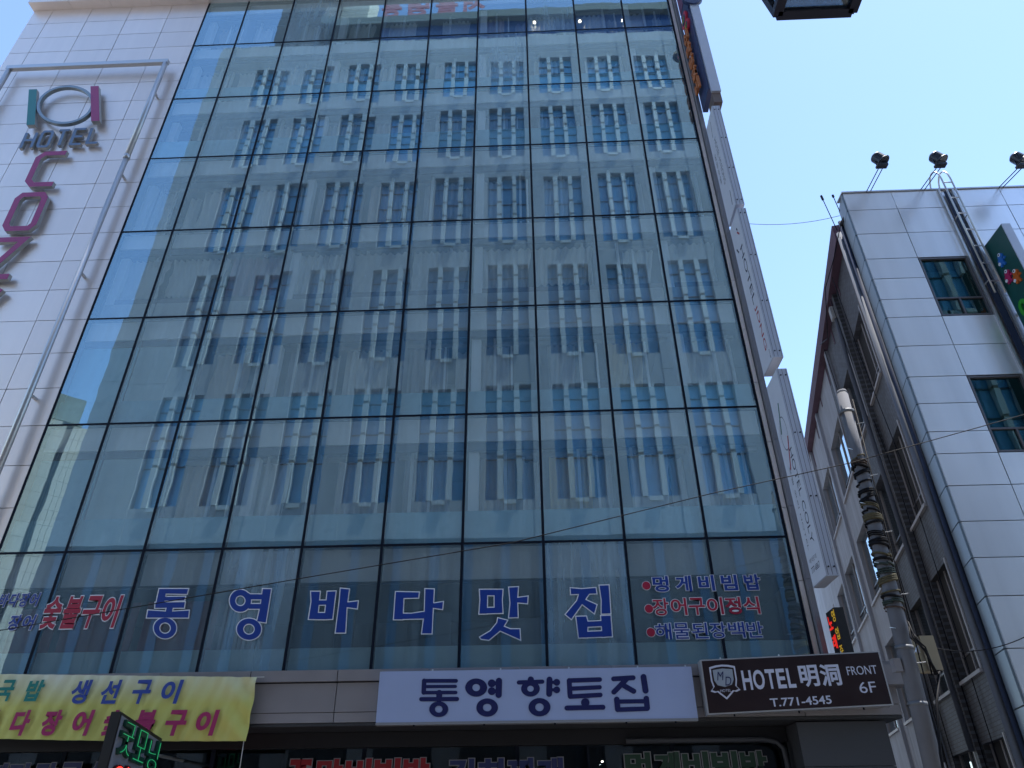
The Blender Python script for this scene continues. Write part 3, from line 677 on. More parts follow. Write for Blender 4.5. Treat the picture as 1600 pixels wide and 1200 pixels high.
# ------------------------------------------------------------------ boards on the fascia
ws = thing('white_signboard', 'long white board with dark blue Korean shop name over the entrance', 'signboard')
WY = -0.62
p0, p1 = at(592, 1052, WY), at(1090, 1118, WY)
wx0, wx1, wz0, wz1 = p0.x+0.02, at(1085, 1080, WY).x, at(800, 1126, WY).z, at(800, 1046, WY).z
wsm = mat('white sign face', (0.36, 0.44, 0.68), 0.45, var=0.03, scale=1.5, streak=0.02)
boxo('board', wsm, ws, wx0, wx1, WY, FY-0.055, wz0, wz1)
boxo('bottom_rail', mat('grey rail', (0.25, 0.26, 0.29), 0.5), ws, wx0, wx1, WY-0.01, FY-0.056, wz0-0.045, wz0-0.002)
for x in (wx0+0.7, wx0+2.0, wx0+3.3, wx0+4.6, wx1-0.4):
    MB().tube([(x, WY+0.05, wz0-0.07), (x, WY+0.05, wz0-0.04)], 0.02, 8).build('bolt', silicone, ws)
    MB().tube([(x+0.3, WY+0.05, wz1), (x+0.3, WY+0.05, wz1+0.035)], 0.014, 8).build('eye_bolt', steel, ws)
nv = mat('navy letter', (0.004, 0.008, 0.09), 0.5)
wsg = {
 '통': [('c',130,132,322,132,24),('c',140,167,318,166,20),('c',128,132,125,203,28),('c',125,204,320,203,22),('c',220,205,220,245,36),('c',110,244,328,243,26),('r',217,305,58,48,23,21)],
 '영': [('r',445,173,67,56,23,22),('d',540,147,24),('d',540,195,24),('c',540,147,575,147,24),('c',540,195,575,195,24),('c',584,132,582,218,38),('r',512,295,66,56,26,23)],
 '향': [('c',705,142,848,137,26),('d',778,124,19),('r',776,180,57,48,20,18),('c',892,124,890,212,36),('d',936,141,21),('d',936,187,21),('c',900,141,930,141,20),('c',900,187,930,187,20),('r',831,293,67,56,26,24)],
 '토': [('c',1012,130,1018,226,30),('c',1014,130,1198,124,28),('c',1015,180,1198,171,26),('c',1018,228,1202,218,28),('d',1110,264,26),('c',1110,264,1110,290,26),('c',998,298,1218,293,30)],
 '집': [('c',1283,120,1402,113,30),('c',1365,118,1285,200,32),('c',1340,158,1405,195,32),('c',1465,108,1478,192,36),('c',1302,245,1308,306,34),('c',1482,240,1488,298,34),('c',1305,259,1485,256,26),('c',1308,308,1488,302,28)]}
for ch, st in wsg.items(): decal(st, P2(630, 1030, 3.902), WY-0.006, nv, ws, 'character')

bs = thing('brown_signboard', 'dark brown hotel board with crest, white lettering and phone number', 'signboard')
BY = -0.74; tiltb = 0
q = [at(1096, 1031, BY), at(1379, 1017, BY), at(1390, 1102, BY), at(1103, 1117, BY)]
bx0, bx1, bz0, bz1 = at(1100, 1075, BY).x, at(1385, 1060, BY).x, 0, 0
# the board is hung slightly out of level: lower left corner and upper right corner
bz_l0, bz_l1, bz_r0, bz_r1 = q[3].z, q[0].z, q[2].z, q[1].z
def bpt(s, t, y):   # s along, t up
    return (bx0+(bx1-bx0)*s, y, (bz_l0+(bz_r0-bz_l0)*s)*(1-t) + (bz_l1+(bz_r1-bz_l1)*s)*t)
brn = mat('dark brown sign face', (0.022, 0.010, 0.012), 0.35, var=0.05); alm = mat('sign edge aluminium', (0.5, 0.5, 0.52), 0.4, 0.5)
MB().prism([bpt(0, 0, BY), bpt(1, 0, BY), bpt(1, 1, BY), bpt(0, 1, BY)], (0, 0.26, 0)).build('board', alm, bs)
MB().prism([bpt(0.008, 0.025, BY-0.004), bpt(0.992, 0.025, BY-0.004), bpt(0.992, 0.975, BY-0.004), bpt(0.008, 0.975, BY-0.004)], (0, 0.003, 0)).build('face', brn, bs)
bw, bh = bx1-bx0, ((bz_l1-bz_l0)+(bz_r1-bz_r0))/2
bux = (Vector(bpt(1, 0, 0))-Vector(bpt(0, 0, 0))).normalized()
wl = mat('white sign letter', (0.62, 0.64, 0.78), 0.45)
def btext(body, s, t, w_, h_, off=0.02, m=wl, **k): return text(body, 'lettering', m, bs, bpt(s, t, BY-0.008), bux, Z_, w_*bw, h_*bh, off, 0.003, **k)
for i, (ch, s, wd) in enumerate((('H', .215, .052), ('O', .275, .062), ('T', .345, .052), ('E', .405, .047), ('L', .462, .042))): btext(ch, s, .40, wd, .36, 0.025)
btext('明', .53, .40, .105, .40, 0.025); btext('洞', .645, .40, .11, .40, 0.025)
btext('FRONT', .795, .575, .165, .16, 0.0); btext('6F', .84, .24, .09, .20, 0.0)
btext('T.771-4545', .345, .08, .33, .15, 0.012)
def crest(pts, y, m, name, par=bs): return MB().prism([bpt(s, t, y) for s, t in pts], (0, 0.002, 0)).build(name, m, par)
def sh(k):  # shield outline scaled about its centre
    base = [(-.072, .27), (-.035, .30), (0, .31), (.035, .30), (.072, .27), (.072, .02), (.064, -.10), (.082, -.17), (.060, -.20), (.045, -.19), (0, -.33), (-.045, -.19), (-.060, -.20), (-.082, -.17), (-.064, -.10), (-.072, .02)]
    return [(.115+a*k, .58+b*k) for a, b in base]
cr_ = crest(sh(1.0), BY-0.0085, wl, 'crest'); crest(sh(0.88), BY-0.011, brn, 'crest_ground', cr_)
crest([(.115+a*.78, .60+b*.72) for a, b in [(-.07, .27), (0, .30), (.07, .27), (.068, .0), (.05, -.12), (0, -.17), (-.05, -.12), (-.068, .0)]], BY-0.0135, mat('pale crest ground', (0.33, 0.38, 0.45), 0.5), 'crest_field', cr_)
for b_, s_, t_, w__, h__ in (('M', .078, .60, .040, .16), ('D', .118, .50, .036, .16)): text(b_, 'crest_letter', nv, cr_, bpt(s_, t_, BY-0.016), bux, Z_, w__*bw, h__*bh, -0.004, 0.001, 0.25)
text('HOTEL', 'crest_word', wl, cr_, bpt(.085, .385, BY-0.016), bux, Z_, .06*bw, .05*bh, 0.0, 0.001)
for s in (0.12, 0.45, 0.8): MB().tube([bpt(s, 1.0, BY+0.1), bpt(s, 1.05, BY+0.1)], 0.012, 8).build('eye_bolt', steel, bs)
for s in (0.15, 0.5, 0.85): MB().tube([bpt(s, -0.04, BY+0.1), bpt(s, 0.0, BY+0.1)], 0.016, 8).build('bolt', silicone, bs)

# yellow banner
bn = thing('banner', 'yellow fabric banner with teal, blue and magenta Korean lettering at lower left', 'banner')
def banner_pt(s, t):
    y = -0.56
    xl, xr0, xr1 = -12.2, at(402, 1058, y).x, at(384, 1158, y).x
    zt0, zt1 = at(0, 1053, y).z, at(402, 1058, y).z
    zb0, zb1 = at(0, 1153, y).z, at(384, 1158, y).z
    xr_b = xr0+(xr1-xr0)*(1-t)
    x = xl+(xr_b-xl)*s
    u = (x+10.6)/(xr0+10.6)
    z = (zb0+(zb1-zb0)*u)*(1-t)+(zt0+(zt1-zt0)*u)*t
    z += -0.03*math.sin(max(0, min(1, u))*math.pi)*(1-t)*0.6
    yy = y + 0.022*math.sin(9*x+2.5*t)*(0.4+0.6*(1-t)) + 0.012*math.sin(23*x-9*t)
    e = max(0, (s-0.86)/0.14)
    yy += 0.03*e*math.sin(14*(t+e*0.8)) ; 
    return (x, yy, z)
NX, NZ = 150, 22; v = []; f = []
for j in range(NZ+1):
    for i in range(NX+1): v.append(banner_pt(i/NX, j/NZ))
for j in range(NZ):
    for i in range(NX): a = j*(NX+1)+i; f.append((a, a+1, a+NX+2, a+NX+1))
me = bpy.data.meshes.new('cloth'); me.from_pydata(v, [], f)
for p in me.polygons: p.use_smooth = True
bm_ = bpy.data.materials.new('yellow banner print'); bm_.use_nodes = True; n = bm_.node_tree.nodes; l = bm_.node_tree.links
bs_ = n['Principled BSDF']; bs_.inputs['Roughness'].default_value = 0.75
geo = n.new('ShaderNodeNewGeometry'); sx = n.new('ShaderNodeSeparateXYZ'); l.new(geo.outputs['Position'], sx.inputs[0])
mr = n.new('ShaderNodeMapRange'); mr.inputs['From Min'].default_value = 3.75; mr.inputs['From Max'].default_value = 4.35; l.new(sx.outputs['Z'], mr.inputs['Value'])
tn = n.new('ShaderNodeTexNoise'); tn.inputs['Scale'].default_value = 0.9; l.new(geo.outputs['Position'], tn.inputs['Vector'])
mm = n.new('ShaderNodeMath'); mm.operation = 'MULTIPLY'; l.new(mr.outputs[0], mm.inputs[0]); l.new(tn.outputs['Fac'], mm.inputs[1])
mx = n.new('ShaderNodeMix'); mx.data_type = 'RGBA'; mx.inputs[6].default_value = (0.62, 0.62, 0.17, 1); mx.inputs[7].default_value = (0.76, 0.79, 0.66, 1)
mm2 = n.new('ShaderNodeMath'); mm2.operation = 'MULTIPLY'; mm2.inputs[1].default_value = 1.5; mm2.use_clamp = True; l.new(mm.outputs[0], mm2.inputs[0])
l.new(mm2.outputs[0], mx.inputs[0]); l.new(mx.outputs[2], bs_.inputs['Base Color'])
link('cloth', me, bm_, bn)
bt = mat('teal banner print', (0.01, 0.22, 0.20), 0.7); bb = mat('blue banner print', (0.03, 0.07, 0.36), 0.7); bp_ = mat('magenta banner print', (0.38, 0.02, 0.13), 0.7)
for ch, x0, x1, m in (('국', -8, 27, bt), ('밥', 35, 73, bt), ('생', 106, 146, bb), ('선', 153, 192, bb), ('구', 202, 240, bb), ('이', 248, 288, bb)):
    a = at(x0, 1100 if m is bb else 1096, -0.60); b = at(x1, 1062, -0.60)
    text(ch, 'character', m, bn, (a.x, -0.60, a.z), X_, Z_, b.x-a.x, b.z-a.z, 0.035, 0.001, 0.12)
for i, ch in enumerate('바다장어숯불구이'):
    x0 = -38+48.6*i
    a = at(x0, 1150, -0.60); b = at(x0+42, 1109, -0.60)
    text(ch, 'character', bp_, bn, (a.x, -0.60, a.z), X_, Z_, b.x-a.x, b.z-a.z, 0.045, 0.001, 0.12)
p = at(381, 1158, -0.56)
MB().tube([p, (p.x+0.01, -0.55, p.z-0.6), (p.x+0.015, -0.5, 0.9)], 0.006, 6).build('tie_string', mat('white string', (0.7, 0.7, 0.68), 0.8), bn)
p = at(400, 1058, -0.56)
MB().tube([p, (p.x+0.12, -0.45, p.z+0.02)], 0.006, 6).build('tie_string', MATS['white string'], bn)

# lettering along the shop window head, half cut off by the picture's lower edge
lo = thing('shop_lettering', 'outlined Korean dish names in red, blue and green on the shop front glass below', 'window lettering')
dk_out = mat('grey outline vinyl', (0.25, 0.25, 0.28), 0.6)
for body, x0, x1, y0, m in (('꼬막비빔밥', 452, 676, 1185, mat('dull red vinyl', (0.30, 0.01, 0.02), 0.5)), ('김치찌개', 700, 884, 1184, mat('dull blue vinyl', (0.02, 0.03, 0.13), 0.5)),
                            ('멍게비빔밥', 975, 1200, 1174, mat('dull green vinyl', (0.015, 0.05, 0.03), 0.5)), ('바지락칼국수', -60, 176, 1192, MATS['dull blue vinyl'])):
    a = at(x0, y0, 0.44); b = at(x1, y0, 0.44); n_ = len(body); cw = (b.x-a.x)/n_
    for i, ch in enumerate(body):
        o = text(ch, 'character', m, lo, (a.x+cw*i, 0.44, a.z-0.50), X_, Z_, cw*0.9, 0.48, 0.045, 0.002)
        text(ch, 'outline', dk_out, o, (a.x+cw*i, 0.444, a.z-0.50), X_, Z_, cw*0.9, 0.48, 0.075, 0.001, ref=0.045)

# neon sign sticking out over the pavement
ns = thing('neon_sign', 'projecting sign with green and red neon Korean characters in front of the banner', 'neon sign')
nx = -7.0; ny0, ny1 = -2.27, -0.62
zf, zn = 3.16, 3.40
grn = mat('dark green letter body', (0.005, 0.05, 0.035), 0.5); tubeg = mat('green neon tube', (0.05, 0.5, 0.2), 0.3, emit=(0.05, 1.0, 0.35), estr=0.07)
redt = mat('red neon tube', (0.5, 0.03, 0.02), 0.3, emit=(1.0, 0.03, 0.02), estr=1.4); redd = mat('dark red letter body', (0.09, 0.004, 0.004), 0.5)
MB().prism([(nx, ny0, 1.6), (nx, ny1, 1.5), (nx, ny1, zf), (nx, ny0, zn)], (-0.16, 0, 0)).build('sign_body', mat('black plastic', (0.01,)*3), ns)
MB().prism([(nx+0.004, ny0+0.05, 1.65), (nx+0.004, ny1-0.05, 1.55), (nx+0.004, ny1-0.05, zf-0.05), (nx+0.004, ny0+0.05, zn-0.05)], (-0.003, 0, 0)).build('sign_face', mat('grey face', (0.2, 0.21, 0.25), 0.5), ns)
ux_ = Vector((0, 1, -0.1)).normalized()
for i, ch in enumerate('굿모닝'):
    og = Vector((nx+0.01, ny0+0.10+0.50*i, zn-0.62-0.06*i-(0.04 if i == 2 else 0)))
    o = text(ch, 'letter_body', grn, ns, og, ux_, Z_, 0.44, 0.52, 0.06, 0.05)
    text(ch, 'neon_tube', tubeg, o, og+Vector((0.056, 0.03, 0.03)), ux_, Z_, 0.38, 0.46, -0.026, 0.006)
for i, ch in enumerate('약국'):
    og = Vector((nx+0.01, ny0+0.14+0.72*i, zn-1.22-0.08*i))
    o = text(ch, 'letter_body', redd, ns, og, ux_, Z_, 0.60, 0.5, 0.05, 0.05)
    text(ch, 'neon_tube', redt, o, og+Vector((0.056, 0.03, 0.03)), ux_, Z_, 0.52, 0.44, 0.0, 0.006)
MB().tube([(nx-0.08, ny1, 2.9), (nx-0.08, 0.6, 2.9)], 0.03, 8).build('bracket', steel, ns)
MB().tube([(nx-0.08, ny1, 2.0), (nx-0.08, 0.6, 2.0)], 0.03, 8).build('bracket', steel, ns)

# ------------------------------------------------------------------ neighbour building on the right
rb = thing('office_building', 'grey metal panelled building on the right with lamps on its roof edge', 'building')
RX, RY = 8.22, -1.5; RYF = RY
ra = R(13.7); sd_ = Vector((math.sin(ra), math.cos(ra), 0)); sn = Vector((-math.cos(ra), math.sin(ra), 0))
def S(s, z, o=0.0):      # point of the alley wall: s metres back from the front corner, o metres proud
    p = Vector((RX, RY, 0)) + sd_*s + sn*o; return (p.x, p.y, z)
rmet = mat('silver composite panel', (0.82, 0.82, 0.85), 0.30, 0.72, rnd=0.05, streak=0.06)
rz = [15.70, 15.09, 14.26, 13.43, 12.80, 12.17, 11.64, 10.83, 10.01, 9.33, 8.65, 8.14, 7.43, 6.68, 5.96, 5.24, 4.32, 3.4, 2.5, 1.4, 0.13]
rx = [RX, 9.46, 10.66, 11.02, 12.22, 13.5, 14.8, 16.2]
wins = {(3, 6), (8, 11), (13, 16)}
core = MB()
bk = S(26, 0)
core.v += [(RX+0.32, RY+0.75, 0.1), (17, RY+0.75, 0.1), (22, 24, 0.1), (bk[0]+0.27, bk[1], 0.1), (RX+0.32, RY+0.75, 15.3), (17, RY+0.75, 15.3), (22, 24, 15.3), (bk[0]+0.27, bk[1], 15.3)]
core.f += [(0,3,2,1), (4,5,6,7), (0,1,5,4), (1,2,6,5), (2,3,7,6), (3,0,4,7)]
core.build('core', clad_dk, rb)
winglass = glass('dark green window glass', (0.45, 0.62, 0.62), 0.05, wav=0.002, gcol=(0.6, 0.9, 0.95))
wfr = mat('bronze grey window frame', (0.14, 0.135, 0.15), 0.4, 0.4)
for j in range(len(rx)-1):
    for k in range(len(rz)-1):
        inwin = False
        if j in (1, 4, 6):
            for a, b in wins:
                if a <= k < b: inwin = True
        if inwin: continue
        if j == 2: continue
        o = sbox('facade_panel', rmet, rb, rx[j]+0.008, rx[j+1]-0.008, RYF, RYF+0.05, rz[k+1]+0.008, rz[k]-0.008)
        o.rotation_euler = (random.uniform(-.003, .003), 0, random.uniform(-.003, .003))
for k in range(0, len(rz)-1, 2):
    boxo('channel_panel', rmet, rb, rx[2]+0.01, rx[3]-0.01, RYF+0.02, RYF+0.05, rz[min(k+2, len(rz)-1)]+0.006, rz[k]-0.006)
for x in (rx[2]-0.02, rx[3]-0.03): boxo('channel_edge', steel, rb, x, x+0.05, RYF-0.05, RYF-0.001, 0.2, 15.68)
for j in (1, 4, 6):
    for a, b in wins:
        z1, z0 = rz[a]-0.02, rz[b]+0.01; x0, x1 = rx[j]+0.01, rx[j+1]-0.03; zm = z0+(z1-z0)*0.30
        wn = MB(); wn.box(x0, x0+0.04, RYF, RYF+0.12, z0, z1); wn.box(x1-0.04, x1, RYF, RYF+0.12, z0, z1)
        wn.box(x0+0.04, x1-0.04, RYF, RYF+0.12, z1-0.04, z1); wn.box(x0+0.04, x1-0.04, RYF, RYF+0.12, z0, z0+0.04)
        wn.box(x0+0.04, x1-0.04, RYF+0.02, RYF+0.12, zm-0.02, zm+0.02); wn.box((x0+x1)/2-0.02, (x0+x1)/2+0.02, RYF+0.02, RYF+0.12, z0+0.04, zm-0.02)
        fo = wn.build('window', wfr, rb)
        boxo('pane', winglass, fo, x0+0.04, x1-0.04, RYF+0.06, RYF+0.07, zm+0.02, z1-0.04)
        boxo('pane', winglass, fo, x0+0.04, (x0+x1)/2-0.02, RYF+0.06, RYF+0.07, z0+0.04, zm-0.02)
        boxo('pane', winglass, fo, (x0+x1)/2+0.02, x1-0.04, RYF+0.06, RYF+0.07, z0+0.04, zm-0.02)
        boxo('room_board', mat('dim office interior', (0.10, 0.17, 0.18), 0.8), fo, x0+0.04, x1-0.04, RYF+0.50, RYF+0.52, z0+0.03, z1-0.03)
# recess behind windows: the core stands 0.06 behind the panels, so set the panes against dark boards
# return of the cladding round the corner
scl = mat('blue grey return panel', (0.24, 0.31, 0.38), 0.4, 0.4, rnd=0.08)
zs = rz
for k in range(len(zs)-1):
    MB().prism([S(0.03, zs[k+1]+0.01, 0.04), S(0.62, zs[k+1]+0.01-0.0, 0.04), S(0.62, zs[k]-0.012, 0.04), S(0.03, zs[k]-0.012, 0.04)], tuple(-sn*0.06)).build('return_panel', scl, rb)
boxo('roof_deck', clad_dk, rb, RX+0.06, 17, RYF+0.055, RYF+0.74, 15.2, 15.3)
boxo('parapet_cap', steel, rb, RX-0.02, 16.3, RYF-0.03, RYF+0.35, 15.71, 15.75)

# alley wall: tiled brick with windows
wb = bpy.data.materials.new('small brick tile'); wb.use_nodes = True; n = wb.node_tree.nodes; l = wb.node_tree.links
b_ = n['Principled BSDF']; b_.inputs['Roughness'].default_value = 0.7
geo = n.new('ShaderNodeNewGeometry'); vr = n.new('ShaderNodeVectorRotate'); vr.rotation_type = 'Z_AXIS'; vr.inputs['Angle'].default_value = -(math.pi/2-ra)
l.new(geo.outputs['Position'], vr.inputs['Vector'])
sx = n.new('ShaderNodeSeparateXYZ'); l.new(vr.outputs[0], sx.inputs[0]); cb = n.new('ShaderNodeCombineXYZ'); l.new(sx.outputs['X'], cb.inputs[0]); l.new(sx.outputs['Z'], cb.inputs[1])
bt_ = n.new('ShaderNodeTexBrick'); bt_.inputs['Scale'].default_value = 1.0; bt_.inputs['Brick Width'].default_value = 0.23; bt_.inputs['Row Height'].default_value = 0.075
bt_.inputs['Mortar Size'].default_value = 0.008; bt_.inputs['Color1'].default_value = (0.15, 0.165, 0.20, 1); bt_.inputs['Color2'].default_value = (0.11, 0.12, 0.15, 1); bt_.inputs['Mortar'].default_value = (0.08, 0.08, 0.085, 1)
l.new(cb.outputs[0], bt_.inputs['Vector'])
tn = n.new('ShaderNodeTexNoise'); tn.inputs['Scale'].default_value = 0.8; tn.inputs['Detail'].default_value = 8; l.new(geo.outputs['Position'], tn.inputs['Vector'])
mr = n.new('ShaderNodeMapRange'); mr.inputs['To Min'].default_value = 0.55; mr.inputs['To Max'].default_value = 1.35; l.new(tn.outputs['Fac'], mr.inputs['Value'])
mx = n.new('ShaderNodeMix'); mx.data_type = 'RGBA'; mx.blend_type = 'MULTIPLY'; mx.inputs[0].default_value = 1; l.new(bt_.outputs[0], mx.inputs[6]); l.new(mr.outputs[0], mx.inputs[7])
l.new(mx.outputs[2], b_.inputs['Base Color'])
bp = n.new('ShaderNodeBump'); bp.inputs['Distance'].default_value = 0.006; l.new(bt_.outputs['Fac'], bp.inputs['Height']); bp.invert = True; l.new(bp.outputs[0], b_.inputs['Normal'])
stucco = mat('stained render', (0.44, 0.47, 0.54), 0.85, var=0.14, scale=1.2, streak=0.22, bump=0.002)
def sprism(name, m, parent, s0, s1, z0, z1, o0, o1):
    q = [S(s0, z0, o0), S(s1, z0, o0), S(s1, z1, o0), S(s0, z1, o0)]
    return MB().prism(q, tuple(sn*(o1-o0))).build(name, m, parent)
winS = [(1.75, 3.3), (4.1, 6.0), (7.6, 10.3), (11.5, 14.0), (14.8, 17.0), (18.6, 20.6)]
winZ = [(11.25, 13.25), (7.75, 9.8), (4.3, 6.45), (1.1, 3.1)]
ed = [0.62] + [v for w_ in winS for v in w_] + [26]
ez = [0.1] + sorted([v for w_ in winZ for v in w_]) + [15.3]
for i in range(len(ed)-1):
    m = wb if i < 5 else stucco
    if i % 2 == 0: sprism('brick_wall_strip' if m is wb else 'render_wall_strip', m, rb, ed[i], ed[i+1], 0.1, 15.3, -0.25, 0.0)
    else:
        for k in range(0, len(ez)-1, 2): sprism('brick_wall_strip' if m is wb else 'render_wall_strip', m, rb, ed[i]+0.001, ed[i+1]-0.001, ez[k], ez[k+1], -0.25, -0.004)
skyg = glass('alley window glass', (0.75, 0.88, 0.92), 0.30, wav=0.002)
sky_back = mat('alley sky tint', (0.50, 0.72, 0.80), 0.8, rnd=0.3)  # pale blue stands in for the sky mirrored in the alley panes
trim = mat('pale window trim', (0.50, 0.48, 0.50), 0.6, var=0.06)
for s0, s1 in winS:
    for z0, z1 in winZ:
        fo = sprism('window', trim, rb, s0+0.002, s0+0.05, z0, z1, -0.20, -0.12)
        for a in (s1-0.05, (s0+s1)/2-0.02): sprism('frame', trim, fo, a, a+0.045, z0+0.001, z1, -0.20, -0.12)
        sprism('frame', wfr, fo, s0+0.05, s1-0.052, z0, z0+0.05, -0.19, -0.125); sprism('frame', wfr, fo, s0+0.05, s1-0.052, z0+0.45, z0+0.49, -0.19, -0.125)
        sprism('pane_backing', sky_back, fo, s0+0.05, s1-0.05, z0+0.05, z1, -0.235, -0.225)  # added board behind the pane, its colour imitating reflected sky
        sprism('pane', skyg, fo, s0+0.05, s1-0.05, z0+0.05, z1, -0.165, -0.155)
        sprism('sill', trim, fo, s0-0.06, s1+0.06, z0-0.07, z0-0.002, -0.10, 0.06)
        sprism('jamb', trim, fo, s0-0.07, s0-0.002, z0, z1+0.06, -0.004, 0.025)
for s0 in (6.5, 10.8, 14.2):
    sprism('pilaster', stucco, rb, s0, s0+0.22, 0.1, 15.2, 0.001, 0.10)
sprism('pilaster', wb, rb, 3.42, 3.62, 0.1, 15.2, 0.001, 0.12)
cop = mat('rusty purple coping', (0.12, 0.065, 0.10), 0.75, var=0.15, scale=3, streak=0.2)
sprism('roof_coping', cop, rb, 1.0, 26.0, 15.05, 15.55, 0.003, 0.22)
for k in range(9): sprism('coping_drip_stain', cop, rb, 3+k*2.2, 3.12+k*2.2, 14.7-0.2*(k % 3), 15.04, 0.001, 0.012)
# far return of the same building and drainpipes
pipem = mat('grey drainpipe', (0.17, 0.19, 0.24), 0.8, spec=0.15); pipeb = mat('dark blue cable tray', (0.035, 0.05, 0.095), 0.8, spec=0.15)
def spipe(name, m, pts, r_): return MB().tube([S(*p) for p in pts], r_, 10).build(name, m, rb, smooth=True)
spipe('drainpipe', pipeb, [(0.72, 0.2, 0.07), (0.72, 15.4, 0.07)], 0.05); spipe('drainpipe', pipem, [(0.95, 0.2, 0.12), (0.95, 15.2, 0.12)], 0.07)
spipe('drainpipe', pipeb, [(1.2, 0.2, 0.06), (1.2, 14.9, 0.06)], 0.035)
spipe('drainpipe', mat('rusty pipe', (0.14, 0.085, 0.06), 0.8), [(1.38, 5.2, 0.05), (1.38, 15.0, 0.05)], 0.022)
spipe('downpipe', pipem, [(3.85, 14.6, 0.10), (3.85, 12.6, 0.16), (3.75, 9.5, 0.16), (3.6, 3.0, 0.16)], 0.06)
MB().prism([S(3.74, 14.45, 0.02), S(3.98, 14.45, 0.02), S(3.98, 14.85, 0.02), S(3.74, 14.85, 0.02)], tuple(sn*0.2)).build('rain_hopper', mat('white plastic', (0.5, 0.5, 0.5), 0.6), rb)
spipe('downpipe', pipem, [(6.4, 9.6, 0.15), (6.4, 8.9, 0.15), (6.7, 8.3, 0.15), (6.6, 7.7, 0.15), (6.4, 3.0, 0.15)], 0.06)
MB().prism([S(6.25, 9.55, 0.02), S(6.6, 9.55, 0.02), S(6.6, 9.95, 0.02), S(6.25, 9.95, 0.02)], tuple(sn*0.26)).build('rain_hopper', pipem, rb)
for s0, z0 in ((2.4, 14.9), (3.3, 14.8), (5.8, 14.7)):
    spipe('wire', silicone, [(s0, z0, 0.24), (s0+0.3, z0-2.5, 0.10), (s0-0.1, z0-6, 0.04), (s0+0.1, 2, 0.04)], 0.010)
spipe('wire', silicone, [(0.5, 15.2, 0.1), (1.5, 14.8, 0.3), (3.0, 15.0, 0.35), (4.6, 14.3, 0.32), (6.0, 15.0, 0.30)], 0.012)
# aerials at the corner
for a, b in (((1283, 306), (1308, 360)), ((1301, 305), (1312, 330))):
    p, q = at(*a, -1.3), at(*b, -1.3)
    ae = MB().tube([p, q], 0.012, 6).build('aerial', silicone, rb); MB().tube([p, p+(q-p)*0.12], 0.03, 8).build('aerial_tip', silicone, ae)

# roof lamps on twin rods
dkm = mat('dark lamp metal', (0.03, 0.035, 0.05), 0.35, 0.5)
LAMPS = [((1357, 302), (1376, 250), 8.90, 'roof lamp nearest the building corner'), ((1446, 300), (1467, 249), 10.28, 'middle roof lamp beside the ladder hoops'), ((1569, 297), (1594, 250), 12.28, 'roof lamp furthest right, cut by the picture edge')]
def lamp_proto(t, sp):
    MB().tube([(-0.05, 0, 0), (-0.05, sp.y, sp.z)], 0.012, 8).build('rod', dkm, t); MB().tube([(0.05, 0, 0), (0.05, sp.y, sp.z)], 0.012, 8).build('rod', dkm, t)
    MB().box(-0.13, 0.13, sp.y-0.06, sp.y+0.08, sp.z-0.03, sp.z+0.03).build('ballast_box', dkm, t)
    yk = MB(); yk.tube([(-0.13, sp.y, sp.z+0.03), (-0.14, sp.y, sp.z+0.22)], 0.012, 6); yk.tube([(0.13, sp.y, sp.z+0.03), (0.14, sp.y, sp.z+0.22)], 0.012, 6); yk.build('yoke', dkm, t)
    c0 = Vector((0, sp.y, sp.z+0.23)); ax = Vector((0.36, -0.16, -0.75)).normalized()
    MB().tube([c0-ax*0.20, c0-ax*0.15, c0-ax*0.12, c0+ax*0.10, c0+ax*0.14], [0.07, 0.13, 0.145, 0.15, 0.175], 20).build('lamp_head', dkm, t, smooth=False)
    MB().tube([c0+ax*0.141, c0+ax*0.148], 0.16, 20).build('lamp_glass', mat('dark lens', (0.02, 0.02, 0.03), 0.1), t)
first = None
for (a, b, X, lab) in LAMPS:
    base = Vector((X, -1.35, 15.75)); head = atX(b[0], b[1], X+0.02)
    sp_ = Vector((0, head.y-base.y, head.z-base.z-0.2))
    t = thing('roof_lamp', lab+' on twin rods', 'lamp', 'floodlights along the right roof edge', base)
    lamp_proto(t, sp_)
    for ch in t.children: pass

# access ladder with hoops
ld = thing('ladder', 'steel cat ladder with hooped handrails climbing over the right roof edge', 'ladder')
lx0, lx1, ly = 10.72, 10.95, RYF-0.22
for x in (lx0, lx1):
    arc = [(x, ly, 12.1), (x, ly, 15.9)] + [(x, ly+0.25-0.25*math.cos(q), 15.9+0.45*math.sin(q)) for q in [math.pi*i/8 for i in range(1, 9)]] + [(x, ly+0.5, 15.75)]
    MB().tube(arc, 0.022, 10).build('rail', steel, ld, smooth=True)
for i in range(7): MB().tube([(lx0, ly, 12.45+0.55*i), (lx1, ly, 12.45+0.55*i)], 0.016, 8).build('rung', steel, ld)
for z in (12.5, 14.6): 
    for x in (lx0, lx1): MB().tube([(x, ly, z), (x, RYF+0.0, z)], 0.014, 6).build('bracket', steel, ld)
boxo('back_plate', pipeb, ld, lx0+0.03, lx1-0.03, RYF-0.06, RYF-0.052, 3.0, 15.6)

